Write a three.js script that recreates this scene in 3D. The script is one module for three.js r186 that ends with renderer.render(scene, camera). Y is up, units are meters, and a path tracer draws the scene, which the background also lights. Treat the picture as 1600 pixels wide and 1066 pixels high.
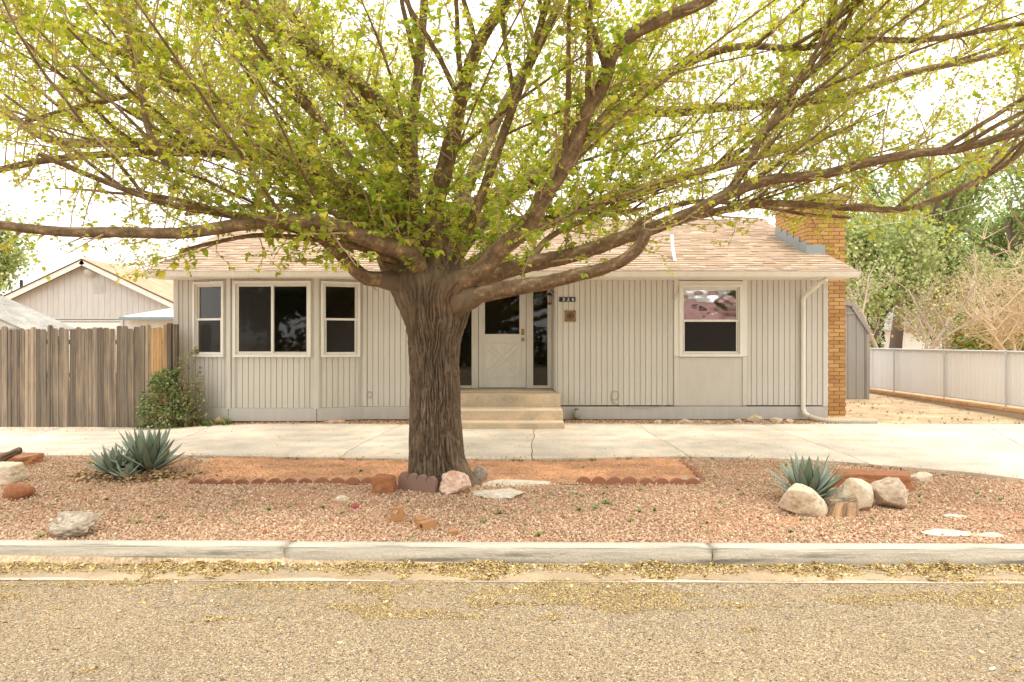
import * as THREE from 'three';
import { ImprovedNoise } from 'three/addons/math/ImprovedNoise.js';
import { mergeGeometries, mergeVertices } from 'three/addons/utils/BufferGeometryUtils.js';
import { RoundedBoxGeometry } from 'three/addons/geometries/RoundedBoxGeometry.js';
import { TextGeometry } from 'three/addons/geometries/TextGeometry.js';
import { FontLoader } from 'three/addons/loaders/FontLoader.js';

// ---------------------------------------------------------------- camera, sky, sun, exposure
const V3 = THREE.Vector3;
const F = 1067, EYE = 1.66;                       // focal length in photo pixels, eye height above the street
const scene = new THREE.Scene();
const camera = new THREE.PerspectiveCamera(2 * Math.atan(533 / F) * 180 / Math.PI, 1600 / 1066, 0.05, 1500);
camera.position.set(0, EYE, 0);
camera.lookAt(0, EYE, -10);
const renderer = new THREE.WebGLRenderer({ antialias: true });
renderer.toneMapping = THREE.LinearToneMapping;
renderer.toneMappingExposure = 2.12;
renderer.shadowMap.enabled = true;
const noise3 = new ImprovedNoise();
{                                                 // bright high overcast
  const w = 256, h = 128, d = new Float32Array(w * h * 4);
  for (let j = 0; j < h; j++) for (let i = 0; i < w; i++) {
    const el = ((j + 0.5) / h - 0.5) * Math.PI, az = i / w * Math.PI * 2, up = Math.max(0, Math.sin(el));
    const cx = Math.cos(el) * Math.cos(az), cz = Math.cos(el) * Math.sin(az), cy = Math.sin(el);
    let n = 0, a = 0.5, f = 1.7;
    for (let o = 0; o < 4; o++) { n += a * noise3.noise(cx * f + 7, cy * f * 2.2 + 3, cz * f + 5); a *= 0.5; f *= 2.1; }
    const L = (0.99 + 0.05 * up) * (1 + 0.16 * n), k = (j * w + i) * 4;
    d[k] = L * 1.0; d[k + 1] = L * 0.978; d[k + 2] = L * 0.95; d[k + 3] = 1;
  }
  const t = new THREE.DataTexture(d, w, h, THREE.RGBAFormat, THREE.FloatType);
  t.mapping = THREE.EquirectangularReflectionMapping; t.magFilter = THREE.LinearFilter; t.needsUpdate = true;
  scene.background = t; scene.environment = t;
}
const sun = new THREE.DirectionalLight(new THREE.Color(1, 0.94, 0.84), 1.2);
sun.position.set(3, 13, -8); sun.target.position.set(0, 0, -9);
sun.castShadow = true; sun.shadow.radius = 26; sun.shadow.mapSize.set(2048, 2048);
Object.assign(sun.shadow.camera, { left: -24, right: 24, top: 24, bottom: -24, near: 0.1, far: 80 });
scene.add(sun, sun.target);

// ---------------------------------------------------------------- helpers
const at = (u, v, D) => new V3((u - 800) / F * D, EYE - (v - 533) / F * D, -D);
function RNG(seed) { let a = seed >>> 0; return () => { a |= 0; a = a + 0x6D2B79F5 | 0; let t = Math.imul(a ^ a >>> 15, 1 | a); t = t + Math.imul(t ^ t >>> 7, 61 | t) ^ t; return ((t ^ t >>> 14) >>> 0) / 4294967296; }; }
const lerp = (a, b, t) => a + (b - a) * t, clamp = (x, a = 0, b = 1) => Math.min(b, Math.max(a, x));
const smooth = (a, b, x) => { const t = clamp((x - a) / (b - a)); return t * t * (3 - 2 * t); };
function curve(pts) { return (x) => { if (x <= pts[0][0]) return pts[0][1]; for (let i = 1; i < pts.length; i++) if (x <= pts[i][0]) return lerp(pts[i - 1][1], pts[i][1], (x - pts[i - 1][0]) / (pts[i][0] - pts[i - 1][0])); return pts[pts.length - 1][1]; }; }
function fbm(x, y, z, o = 4) { let n = 0, a = 0.5; for (let i = 0; i < o; i++) { n += a * noise3.noise(x, y, z); x *= 2.03; y *= 2.03; z *= 2.03; a *= 0.5; } return n; }
const lin = (r, g, b) => new THREE.Color().setRGB(r, g, b);
const taken = new Map();
function numbered(name) { const n = taken.get(name) || 0; taken.set(name, n + 1); return n ? name + '_' + String(n).padStart(3, '0') : name; }
const off = new WeakMap(); off.set(scene, new V3());
function shade(o) { o.castShadow = true; o.receiveShadow = true; return o; }
function thing(name, label, category, base = new V3(), group) {
  const g = new THREE.Group(); g.name = numbered(name); g.position.copy(base); off.set(g, base.clone());
  g.userData = { label, category }; if (group) g.userData.group = group; scene.add(g); return g;
}
function put(parent, name, geo, mat, pos) {         // a mesh whose geometry is in world axes, moved by pos
  const m = shade(new THREE.Mesh(geo, mat)), p = pos ? pos.clone() : new V3();
  m.name = parent === scene ? numbered(name) : name; off.set(m, p.clone()); m.position.copy(p).sub(off.get(parent)); parent.add(m); return m;
}
function holder(parent, name) { const g = new THREE.Group(); g.name = name; g.position.copy(off.get(parent)).negate(); off.set(g, new V3()); parent.add(g); return g; }
function structure(o, label) { o.userData.kind = 'structure'; if (label) o.userData.label = label; return o; }
function stuff(o, label, category) { o.userData.kind = 'stuff'; if (label) o.userData.label = label; if (category) o.userData.category = category; return o; }
function tag(o, label, category, group) { o.userData.label = label; o.userData.category = category; if (group) o.userData.group = group; return o; }
function planarUV(g, s = 1) {                       // uv in metres from the dominant axis of each vertex normal
  const p = g.attributes.position, n = g.attributes.normal, uv = new Float32Array(p.count * 2);
  for (let i = 0; i < p.count; i++) {
    const ax = Math.abs(n.getX(i)), ay = Math.abs(n.getY(i)), az = Math.abs(n.getZ(i));
    let a, b; if (ay >= ax && ay >= az) { a = p.getX(i); b = p.getZ(i); } else if (az >= ax) { a = p.getX(i); b = p.getY(i); } else { a = p.getZ(i); b = p.getY(i); }
    uv[2 * i] = a * s; uv[2 * i + 1] = b * s;
  }
  g.setAttribute('uv', new THREE.BufferAttribute(uv, 2)); return g;
}
function clean(g) { const o = g.index ? g.toNonIndexed() : g; for (const k of Object.keys(o.attributes)) if (!['position', 'normal', 'uv'].includes(k)) o.deleteAttribute(k); return o; }
function bx(w, h, d, x = 0, y = 0, z = 0, r = 0.004) { // box centred at x, y, z
  const rr = Math.min(r, w / 2.5, h / 2.5, d / 2.5);
  const g = clean(rr > 0.0005 ? new RoundedBoxGeometry(w, h, d, 1, rr) : new THREE.BoxGeometry(w, h, d)); g.translate(x, y, z); return planarUV(g);
}
const bb = (x0, x1, y0, y1, D0, D1, r) => bx(x1 - x0, y1 - y0, Math.abs(D1 - D0), (x0 + x1) / 2, (y0 + y1) / 2, -(D0 + D1) / 2, r); // by bounds, D is depth
const merge = (list) => mergeGeometries(list.map(clean), false);
class Buf {                                         // collects tubes and loose faces in one geometry
  constructor() { this.p = []; this.n = []; this.uv = []; this.i = []; }
  tube(pts, radii, sides = 6, wob = 0, seed = 0) {
    const P = this.p, N = this.n, n = pts.length, t = new V3(), a = new V3(), b = new V3(), prev = new V3(); let base = P.length / 3, len = 0;
    for (let k = 0; k < n; k++) {
      t.subVectors(pts[Math.min(k + 1, n - 1)], pts[Math.max(k - 1, 0)]).normalize();
      if (k === 0) { a.set(Math.abs(t.y) > 0.9 ? 1 : 0, Math.abs(t.y) > 0.9 ? 0 : 1, 0); } else { a.copy(prev); len += pts[k].distanceTo(pts[k - 1]); }
      a.addScaledVector(t, -a.dot(t)).normalize(); prev.copy(a); b.crossVectors(t, a);
      for (let s = 0; s <= sides; s++) {
        const th = s / sides * Math.PI * 2, c = Math.cos(th), q = Math.sin(th), nx = a.x * c + b.x * q, ny = a.y * c + b.y * q, nz = a.z * c + b.z * q;
        let r = radii[k];
        if (wob) r *= 1 + wob * fbm(pts[k].x * 9 + nx * 0.8 + seed, pts[k].y * 9 + ny * 0.8, pts[k].z * 9 + nz * 0.8, 3);
        P.push(pts[k].x + nx * r, pts[k].y + ny * r, pts[k].z + nz * r); N.push(nx, ny, nz); this.uv.push(s / sides * Math.max(0.06, Math.round(radii[0] * 6.28 / 0.3) * 0.3 || 0.15), len);
      }
      if (k) for (let s = 0; s < sides; s++) { const q = base + (k - 1) * (sides + 1) + s; this.i.push(q, q + 1, q + sides + 1, q + 1, q + sides + 2, q + sides + 1); }
    }
    for (const [k, sg] of [[0, -1], [n - 1, 1]]) {
      t.subVectors(pts[k ? n - 1 : 1], pts[k ? n - 2 : 0]).normalize().multiplyScalar(sg);
      const c = P.length / 3, e = base + k * (sides + 1); P.push(pts[k].x + t.x * radii[k] * 0.4, pts[k].y + t.y * radii[k] * 0.4, pts[k].z + t.z * radii[k] * 0.4); N.push(t.x, t.y, t.z); this.uv.push(0, len);
      for (let s = 0; s < sides; s++) sg > 0 ? this.i.push(c, e + s, e + s + 1) : this.i.push(c, e + s + 1, e + s);
    }
  }
  geo(recompute) {
    const g = new THREE.BufferGeometry();
    g.setAttribute('position', new THREE.Float32BufferAttribute(this.p, 3)); g.setAttribute('normal', new THREE.Float32BufferAttribute(this.n, 3)); g.setAttribute('uv', new THREE.Float32BufferAttribute(this.uv, 2));
    g.setIndex(this.i); if (recompute) g.computeVertexNormals(); return g;
  }
}
function spline(pts, n) { return new THREE.CatmullRomCurve3(pts, false, 'centripetal').getSpacedPoints(n); }
function tubeGeo(pts, r, sides = 8, n = 0) { const b = new Buf(), q = n ? spline(pts, n) : pts; b.tube(q, q.map((_, k) => Array.isArray(r) ? lerp(r[0], r[1], k / (q.length - 1)) : r), sides); return b.geo(); }

// ---------------------------------------------------------------- textures
function valueNoise(px, py, seed) {
  const r = RNG(seed), g = new Float32Array(px * py).map(() => r());
  return (x, y) => { const xi = Math.floor(x), yi = Math.floor(y); let fx = x - xi, fy = y - yi; fx = fx * fx * (3 - 2 * fx); fy = fy * fy * (3 - 2 * fy);
    const a = ((xi % px) + px) % px, b = (a + 1) % px, c = ((yi % py) + py) % py, d = (c + 1) % py;
    return lerp(lerp(g[c * px + a], g[c * px + b], fx), lerp(g[d * px + a], g[d * px + b], fx), fy); };
}
function octaves(first, count, seed, gain = 0.5, firstY = first) { const ns = []; for (let i = 0; i < count; i++) ns.push(valueNoise(first << i, firstY << i, seed + i * 17)); return (u, v) => { let s = 0, a = 1, t = 0; ns.forEach((n, i) => { s += a * n(u * (first << i), v * (firstY << i)); t += a; a *= gain; }); return s / t; }; }
function makeTex(w, h, fn, { srgb = true, rep = 1, repY } = {}) {
  const d = new Uint8Array(w * h * 4);
  for (let j = 0; j < h; j++) for (let i = 0; i < w; i++) { const c = fn(i / w, j / h, i, j), k = (j * w + i) * 4; if (c.length) { d[k] = clamp(c[0], 0, 255); d[k + 1] = clamp(c[1], 0, 255); d[k + 2] = clamp(c[2], 0, 255); } else d[k] = d[k + 1] = d[k + 2] = clamp(c, 0, 255); d[k + 3] = 255; }
  const t = new THREE.DataTexture(d, w, h, THREE.RGBAFormat); t.wrapS = t.wrapT = THREE.RepeatWrapping; t.magFilter = THREE.LinearFilter; t.minFilter = THREE.LinearMipmapLinearFilter; t.generateMipmaps = true;
  if (srgb) t.colorSpace = THREE.SRGBColorSpace; t.repeat.set(rep, repY ?? rep); t.needsUpdate = true; return t;
}
const M = {};
const std = (o) => new THREE.MeshStandardMaterial({ roughness: 0.85, ...o });
{ // chip-seal street: each chip a cell with its own stone colour
  const S = 2048, G = 230, r = RNG(5), cx = new Float32Array(G * G), cy = new Float32Array(G * G), col = [], ht = new Float32Array(G * G);
  const pal = [[206, 184, 156], [190, 168, 139], [218, 200, 176], [180, 157, 131], [200, 170, 138], [168, 149, 129], [144, 132, 119], [112, 103, 95], [88, 81, 76], [226, 213, 193], [192, 157, 124], [163, 152, 141]];
  const wts = [15, 15, 9, 12, 9, 9, 7, 5, 4, 6, 6, 7], tot = wts.reduce((a, b) => a + b);
  for (let k = 0; k < G * G; k++) { cx[k] = r(); cy[k] = r(); let q = r() * tot, m = 0; while (q > wts[m]) q -= wts[m++]; const f = 0.9 + r() * 0.2; col.push(pal[m].map((c) => c * f)); ht[k] = 0.55 + 0.45 * r(); }
  const hb = new Uint8Array(S * S), n = octaves(64, 3, 9);
  const map = makeTex(S, S, (u, v, i, j) => {
    const x = u * G, y = v * G, xi = Math.floor(x), yi = Math.floor(y); let d1 = 9, d2 = 9, id = 0;
    for (let b = -1; b < 2; b++) for (let a = -1; a < 2; a++) { const k = ((yi + b + G) % G) * G + (xi + a + G) % G, dx = xi + a + cx[k] - x, dy = yi + b + cy[k] - y, d = dx * dx + dy * dy; if (d < d1) { d2 = d1; d1 = d; id = k; } else if (d < d2) d2 = d; }
    const e = Math.sqrt(d2) - Math.sqrt(d1), g = smooth(0.03, 0.2, e), c = col[id], f = 0.93 + 0.14 * n(u, v);
    hb[j * S + i] = 255 * ht[id] * Math.sqrt(smooth(0, 0.42, e));
    return [lerp(140, c[0], g) * f, lerp(118, c[1], g) * f, lerp(98, c[2], g) * f];
  }, { rep: 0.5 });
  const bump = makeTex(S, S, (u, v, i, j) => hb[j * S + i], { srgb: false, rep: 0.5 });
  M.street = std({ map, bumpMap: bump, bumpScale: 0.005, roughness: 0.95, vertexColors: true });
}
{
  const a = octaves(4, 7, 21, 0.62), b = octaves(8, 4, 33), c = octaves(128, 2, 71);
  const conc = (r, g, bl, amt, seed) => makeTex(1024, 1024, (u, v) => { const n = a(u, v) - 0.5, m = b(u + 0.37, v) - 0.5, s = c(u, v) - 0.5, k = 1 + amt * (n * 1.2 + m * 0.5) + s * 0.12, warm = m * 14; return [r * k + warm, g * k, bl * k - warm]; }, { rep: 0.4 });
  const sk = octaves(3, 6, 811, 0.62, 12), kerbTex = makeTex(1024, 512, (u, v) => { const n = sk(u, v) - 0.5, st = smooth(0.55, 0.75, sk(u + 0.41, v + 0.2)), s = c(u, v) - 0.5, k = (1 + 0.5 * n + 0.14 * s) * (1 - 0.28 * st); return [182 * k, 174 * k, 158 * k]; }, { rep: 0.45, repY: 1.6 });
  const cb = makeTex(1024, 1024, (u, v) => 255 * (0.5 * a(u, v) + 0.5 * c(u, v)), { srgb: false, rep: 0.8 });
  M.drive = std({ map: conc(203, 190, 173, 0.32), bumpMap: cb, bumpScale: 0.003, roughness: 0.92 });
  M.curb = std({ map: kerbTex, bumpMap: cb, bumpScale: 0.006, roughness: 0.92 });
  M.gutterPan = std({ map: conc(164, 145, 119, 0.5), bumpMap: cb, bumpScale: 0.004 });
  M.step = std({ map: conc(194, 175, 150, 0.34), bumpMap: cb, bumpScale: 0.003 });
  M.foundation = std({ map: conc(176, 104, 66, 0.5), bumpMap: cb, bumpScale: 0.006 });
  const soil = (r, g, bl, amt) => makeTex(1024, 1024, (u, v) => { const n = a(u, v) - 0.5, s = c(u, v) - 0.5, m = b(u, v) - 0.5, k = 1 + amt * n + s * 0.42; return [r * k + m * 10, g * k + m * 16, bl * k + m * 16]; }, { rep: 0.55 });
  M.soil = std({ map: soil(200, 146, 106, 0.75), bumpMap: cb, bumpScale: 0.02, roughness: 1 });
  M.yard = std({ map: soil(190, 164, 132, 0.55), bumpMap: cb, bumpScale: 0.02, roughness: 1 });
  M.bed = std({ map: soil(180, 138, 110, 0.6), bumpMap: cb, bumpScale: 0.02, roughness: 1 });
  const grain = octaves(16, 5, 91, 0.7, 2), fine = octaves(64, 3, 95), fineV = octaves(128, 2, 96, 0.5, 8);
  // painted siding: faint drips and brush marks
  const paintMap = makeTex(512, 512, (u, v) => { const k = 244 + 16 * (grain(u, v) - 0.5) + 12 * (a(u, v) - 0.5) + 5 * (fine(u, v) - 0.5); return [k, k, k]; }, { rep: 1 });
  const paintBump = makeTex(512, 512, (u, v) => 255 * (0.6 * fineV(u, v) + 0.4 * grain(u, v)), { srgb: false, rep: 1.5 });
  const paint = (r, g, bl, o) => std({ color: lin(r, g, bl), map: paintMap, bumpMap: paintBump, bumpScale: 0.0012, roughness: 0.62, ...o });
  M.siding = [paint(0.64, 0.61, 0.555), paint(0.66, 0.63, 0.575), paint(0.62, 0.59, 0.535), paint(0.65, 0.615, 0.55)];
  M.skirt = paint(0.58, 0.56, 0.52);
  M.panel = paint(0.62, 0.585, 0.525);
  M.trim = paint(0.85, 0.82, 0.755, { roughness: 0.5 });
  M.door = paint(0.86, 0.84, 0.79, { roughness: 0.45 });
  M.gutter = paint(0.83, 0.785, 0.70, { roughness: 0.45 });
  M.neighbor = [paint(0.58, 0.56, 0.53), paint(0.595, 0.575, 0.545)];
  M.shed = [paint(0.36, 0.345, 0.315), paint(0.375, 0.358, 0.328)];
  M.shedTrim = paint(0.36, 0.33, 0.31);
  M.slat = [paint(0.89, 0.89, 0.89, { roughness: 0.4 }), paint(0.87, 0.87, 0.87, { roughness: 0.4 })];
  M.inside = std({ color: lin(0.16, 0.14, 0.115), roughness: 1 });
  M.glass = new THREE.MeshPhysicalMaterial({ color: 0xffffff, roughness: 0.02, transmission: 1, thickness: 0, ior: 1.52 });
  const wv = octaves(2, 3, 401);
  M.wavyGlass = new THREE.MeshPhysicalMaterial({ color: lin(0.62, 0.6, 0.6), roughness: 0.02, metalness: 1, bumpMap: makeTex(256, 256, (u, v) => 255 * wv(u, v), { srgb: false, rep: 0.9 }), bumpScale: 0.02 });
  M.screen = std({ color: lin(0.03, 0.028, 0.025), roughness: 0.9, transparent: true, opacity: 0.5 });
  // weathered planks
  const plank = (r, g, bl, amt, seed) => { const gr = octaves(16, 5, seed, 0.75, 1), kn = octaves(2, 5, seed + 3, 0.6, 3); return makeTex(256, 1024, (u, v) => { const l = kn(u, v) - 0.5, n = gr(u + l * 0.12, v) - 0.5, k = 1 + amt * n + 0.45 * l; return [r * k + l * 12, g * k + l * 3, bl * k - l * 6]; }, { rep: 1, repY: 0.5 }); };
  const pb = (() => { const gr = octaves(24, 4, 131, 0.8, 1); return makeTex(256, 1024, (u, v) => 255 * gr(u, v), { srgb: false, rep: 1, repY: 0.5 }); })();
  M.picket = [[130, 117, 101, 1.1, 201], [121, 110, 97, 1.1, 223], [135, 122, 106, 1.05, 245], [113, 101, 88, 1.15, 267]].map(([r, g, b2, k, s]) => std({ map: plank(r, g, b2, k, s), bumpMap: pb, bumpScale: 0.006, roughness: 0.95 }));
  M.newPicket = std({ map: plank(176, 142, 100, 0.8, 289), bumpMap: pb, bumpScale: 0.004, roughness: 0.85 });
  M.driftwood = std({ map: plank(132, 108, 84, 1.1, 299), bumpMap: pb, bumpScale: 0.02, roughness: 0.95 });
  M.stump = std({ map: plank(170, 142, 112, 1.2, 307), bumpMap: pb, bumpScale: 0.02, roughness: 0.95 });
  // bark of the limbs
  const bk = octaves(4, 6, 311, 0.65), rg = octaves(8, 4, 317), rgY = octaves(3, 4, 319, 0.6, 24);
  const barkMap = makeTex(512, 512, (u, v) => { const n = bk(u, v) - 0.5, l = rgY(u, v) - 0.5, p = smooth(0.56, 0.68, rg(u + 0.3, v + 0.1)), k = 1 + 0.75 * n + 0.3 * l; return [lerp(122 * k, 146 * k, p), lerp(99 * k, 125 * k, p), lerp(73 * k, 97 * k, p)]; }, { rep: 2.5, repY: 2 });
  const barkBump = makeTex(512, 512, (u, v) => 255 * (0.45 * bk(u, v) + 0.55 * rgY(u, v)), { srgb: false, rep: 2.5, repY: 2 });
  M.limb = std({ map: barkMap, bumpMap: barkBump, bumpScale: 0.012, roughness: 0.9 });
  M.trunk = std({ vertexColors: true, map: makeTex(512, 512, (u, v) => { const k = 225 + 60 * (bk(u, v) - 0.5); return [k, k * 0.98, k * 0.95]; }, { rep: 2 }), bumpMap: barkBump, bumpScale: 0.006, roughness: 0.95 });
  M.twig = std({ color: lin(0.44, 0.32, 0.195), roughness: 0.9 });
  M.rock = std({ vertexColors: true, bumpMap: cb, bumpScale: 0.006, roughness: 0.92 });
  M.brickRough = cb;
  M.shingle = std({ vertexColors: true, map: makeTex(512, 512, (u, v) => { const k = 226 + 70 * (fine(u, v) - 0.5); return [k, k, k]; }, { rep: 2 }), roughness: 0.95 });
  M.roofFar = std({ map: soil(188, 148, 118, 0.35), roughness: 0.95 });
  M.greyShingle = std({ map: soil(150, 146, 138, 0.5), roughness: 0.95 });
  M.metal = std({ color: lin(0.30, 0.34, 0.36), metalness: 0.45, roughness: 0.5 });
  M.pipe = std({ color: lin(0.55, 0.55, 0.54), metalness: 0.2, roughness: 0.55 });
  M.white = std({ color: lin(0.76, 0.75, 0.72), roughness: 0.5 });
  M.black = std({ color: lin(0.02, 0.02, 0.02), roughness: 0.5 });
  M.bronze = std({ color: lin(0.10, 0.07, 0.045), metalness: 0.6, roughness: 0.45 });
  M.brass = std({ color: lin(0.42, 0.30, 0.15), metalness: 0.5, roughness: 0.5 });
}
// ---------------------------------------------------------------- ground, street, kerb, drive
const hBase = curve([[-40, 0.2], [-12, 0.12], [-8.4, 0.1], [-8.1, -0.06], [5.0, -0.06], [5.16, 0.09], [5.3, 0.1], [7.2, 0.14], [8.4, 0.163], [12, 0.165], [13, 0.2], [16, 0.25], [19, 0.28], [60, 0.3]]);
const dip = (x, D) => 0.09 * smooth(-4.2, -7, x) * smooth(8.5, 11.5, D);
const H = (x, D) => hBase(D) - dip(x, D) + (D > 5.3 && D < 40 ? 0.018 * fbm(x * 0.9, D * 0.9, 3, 2) : 0);
function groundD(u, v) { let D = 7; for (let i = 0; i < 12; i++) D = (EYE - H((u - 800) / F * D, D)) * F / (v - 533); return D; }
const driveNear = curve([[-14, 7.0], [-10, 7.9], [-8, 8.55], [-6.5, 8.76], [-4.1, 8.76], [-1.27, 8.49], [0.24, 8.49], [2.1, 8.66], [3.2, 8.56], [3.9, 8.33], [4.49, 7.99], [5.03, 7.67], [5.48, 7.31], [6.5, 6.6], [7.5, 5.95], [9, 5.3], [10, 5.17], [14, 5.17]]);
const driveFar = (x) => 12.02 + 0.06 * Math.sin(x * 1.3) + 0.25 * smooth(-5.6, -6.6, x);
const driveTop = (x, D) => curve([[5.1, 0.03], [6.8, 0.17], [7.6, 0.2], [12.4, 0.2]])(D) - dip(x, D);
function strip(x0, x1, nx, Dn, Df, nz, yf, skirt) {
  const p = [], uv = [], idx = [];
  for (let i = 0; i <= nx; i++) for (let j = 0; j <= nz; j++) { const x = lerp(x0, x1, i / nx), D = lerp(Dn(x), Df(x), j / nz); p.push(x, yf(x, D), -D); uv.push(x, D); }
  for (let i = 0; i < nx; i++) for (let j = 0; j < nz; j++) { const a = i * (nz + 1) + j, b = a + nz + 1; idx.push(a, b, a + 1, b, b + 1, a + 1); }
  const g = new THREE.BufferGeometry(); g.setAttribute('position', new THREE.Float32BufferAttribute(p, 3)); g.setAttribute('uv', new THREE.Float32BufferAttribute(uv, 2)); g.setIndex(idx); g.computeVertexNormals(); return g;
}
{ // one sheet to the horizon, fine near the house
  const xs = [], zs = [];
  for (let x = -600; x < -16; x += x < -60 ? 60 : 4) xs.push(x); for (let x = -16; x < 16; x += 0.25) xs.push(x); for (let x = 16; x <= 600; x += x >= 60 ? 60 : 4) xs.push(x);
  for (let D = -500; D < -14; D += D < -40 ? 60 : 3) zs.push(D); for (let D = -14; D < 4.8; D += 0.6) zs.push(D); for (let D = 4.8; D < 22; D += 0.12) zs.push(D); for (let D = 22; D <= 900; D += D > 60 ? 60 : 2) zs.push(D);
  const p = [], uv = [], idx = [];
  for (const x of xs) for (const D of zs) { p.push(x, H(x, D), -D); uv.push(x, D); }
  for (let i = 0; i < xs.length - 1; i++) for (let j = 0; j < zs.length - 1; j++) { const a = i * zs.length + j, b = a + zs.length; idx.push(a, b, a + 1, b, b + 1, a + 1); }
  const g = new THREE.BufferGeometry(); g.setAttribute('position', new THREE.Float32BufferAttribute(p, 3)); g.setAttribute('uv', new THREE.Float32BufferAttribute(uv, 2)); g.setIndex(idx); g.computeVertexNormals();
  structure(put(scene, 'ground', g, M.yard), 'dry tan yard soil around the house');
}
const kerbD = (x) => 5.07 - 0.010 * x;
{ // street and gutter
  const g = strip(-40, 40, 320, () => -8.2, (x) => kerbD(x) - 0.335 + 0.012 * fbm(x * 1.7, 3, 1, 3), 56, () => 0), n = g.attributes.position.count, c = new Float32Array(n * 3);
  for (let i = 0; i < n; i++) { const x = g.attributes.position.getX(i), z = g.attributes.position.getZ(i), k = 0.84 + 0.16 * fbm(x * 0.7, 2, z * 0.7, 4), w = 0.06 * fbm(x * 0.4 + 9, 5, z * 1.1, 3); c[3 * i] = k * (1 + w); c[3 * i + 1] = k; c[3 * i + 2] = k * 0.89 * (1 - 1.4 * w); }
  g.setAttribute('color', new THREE.BufferAttribute(c, 3));
  structure(put(scene, 'street', g, M.street), 'tan chip-seal street in front of the kerb');
  structure(put(scene, 'gutter_pan', strip(-40, 40, 160, (x) => kerbD(x) - 0.42, (x) => kerbD(x) + 0.02, 8, (x, D) => -0.006 + 0.010 * smooth(kerbD(x) - 0.36, kerbD(x) - 0.27, D) - 0.006 * smooth(kerbD(x) - 0.2, kerbD(x), D)), M.gutterPan), 'narrow concrete gutter strip along the kerb');
}
structure(put(scene, 'gutter_lip', strip(-40, 40, 1600, (x) => kerbD(x) - 0.375, (x) => kerbD(x) - 0.375 + Math.max(0.001, 0.03 + 0.13 * fbm(x * 1.1 + 5, 8, 2, 4)), 1, () => 0.004), std({ color: lin(0.50, 0.44, 0.36), roughness: 0.9 })), 'worn pale concrete edge showing between street and gutter');
{ // kerb in ten-foot casts, joints open
  const k = structure(new THREE.Group(), 'pale concrete kerb along the street'); k.name = 'kerb'; scene.add(k); off.set(k, new V3());
  const joints = [-14.9, -11.7, -8.43, -5.15, (443 - 800) / F * 5.1, (1115 - 800) / F * 5.05, 4.72, 7.9, 11.1, 14.3];
  for (let i = 0; i < joints.length - 1; i++) {
    const x0 = joints[i] + 0.006, x1 = joints[i + 1] - 0.006, n = 40, prof = [[0.19, -0.2], [0.19, 0.114], [0.17, 0.12], [0.05, 0.119], [0.03, 0.114], [0.019, 0.104], [0.014, 0.085], [0, 0.0], [-0.004, -0.2]], p = [], uv = [], idx = [];
    const r = RNG(70 + i), dy = (r() - 0.5) * 0.008, dz = (r() - 0.5) * 0.01;
    for (let a = 0; a <= n; a++) { const x = lerp(x0, x1, a / n); let s = 0; prof.forEach(([d, y], q) => { const nn = 0.006 * fbm(x * 6, q * 1.7, i * 3, 3) + (a === 0 || a === n ? -0.006 : 0); p.push(x, y + dy + nn, -(kerbD(x) + d + dz - nn)); uv.push(x, s); s += 0.06; }); }
    for (let a = 0; a < n; a++) for (let q = 0; q < prof.length - 1; q++) { const A = a * prof.length + q, B = A + prof.length; idx.push(A, A + 1, B, B, A + 1, B + 1); }
    for (const e of [0, n]) { const b = e * prof.length; for (let q = 1; q < prof.length - 1; q++) e ? idx.push(b, b + q, b + q + 1) : idx.push(b, b + q + 1, b + q); }
    const g = new THREE.BufferGeometry(); g.setAttribute('position', new THREE.Float32BufferAttribute(p, 3)); g.setAttribute('uv', new THREE.Float32BufferAttribute(uv, 2)); g.setIndex(idx); g.computeVertexNormals();
    put(k, 'kerb_segment', g, M.curb);
  }
}
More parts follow.
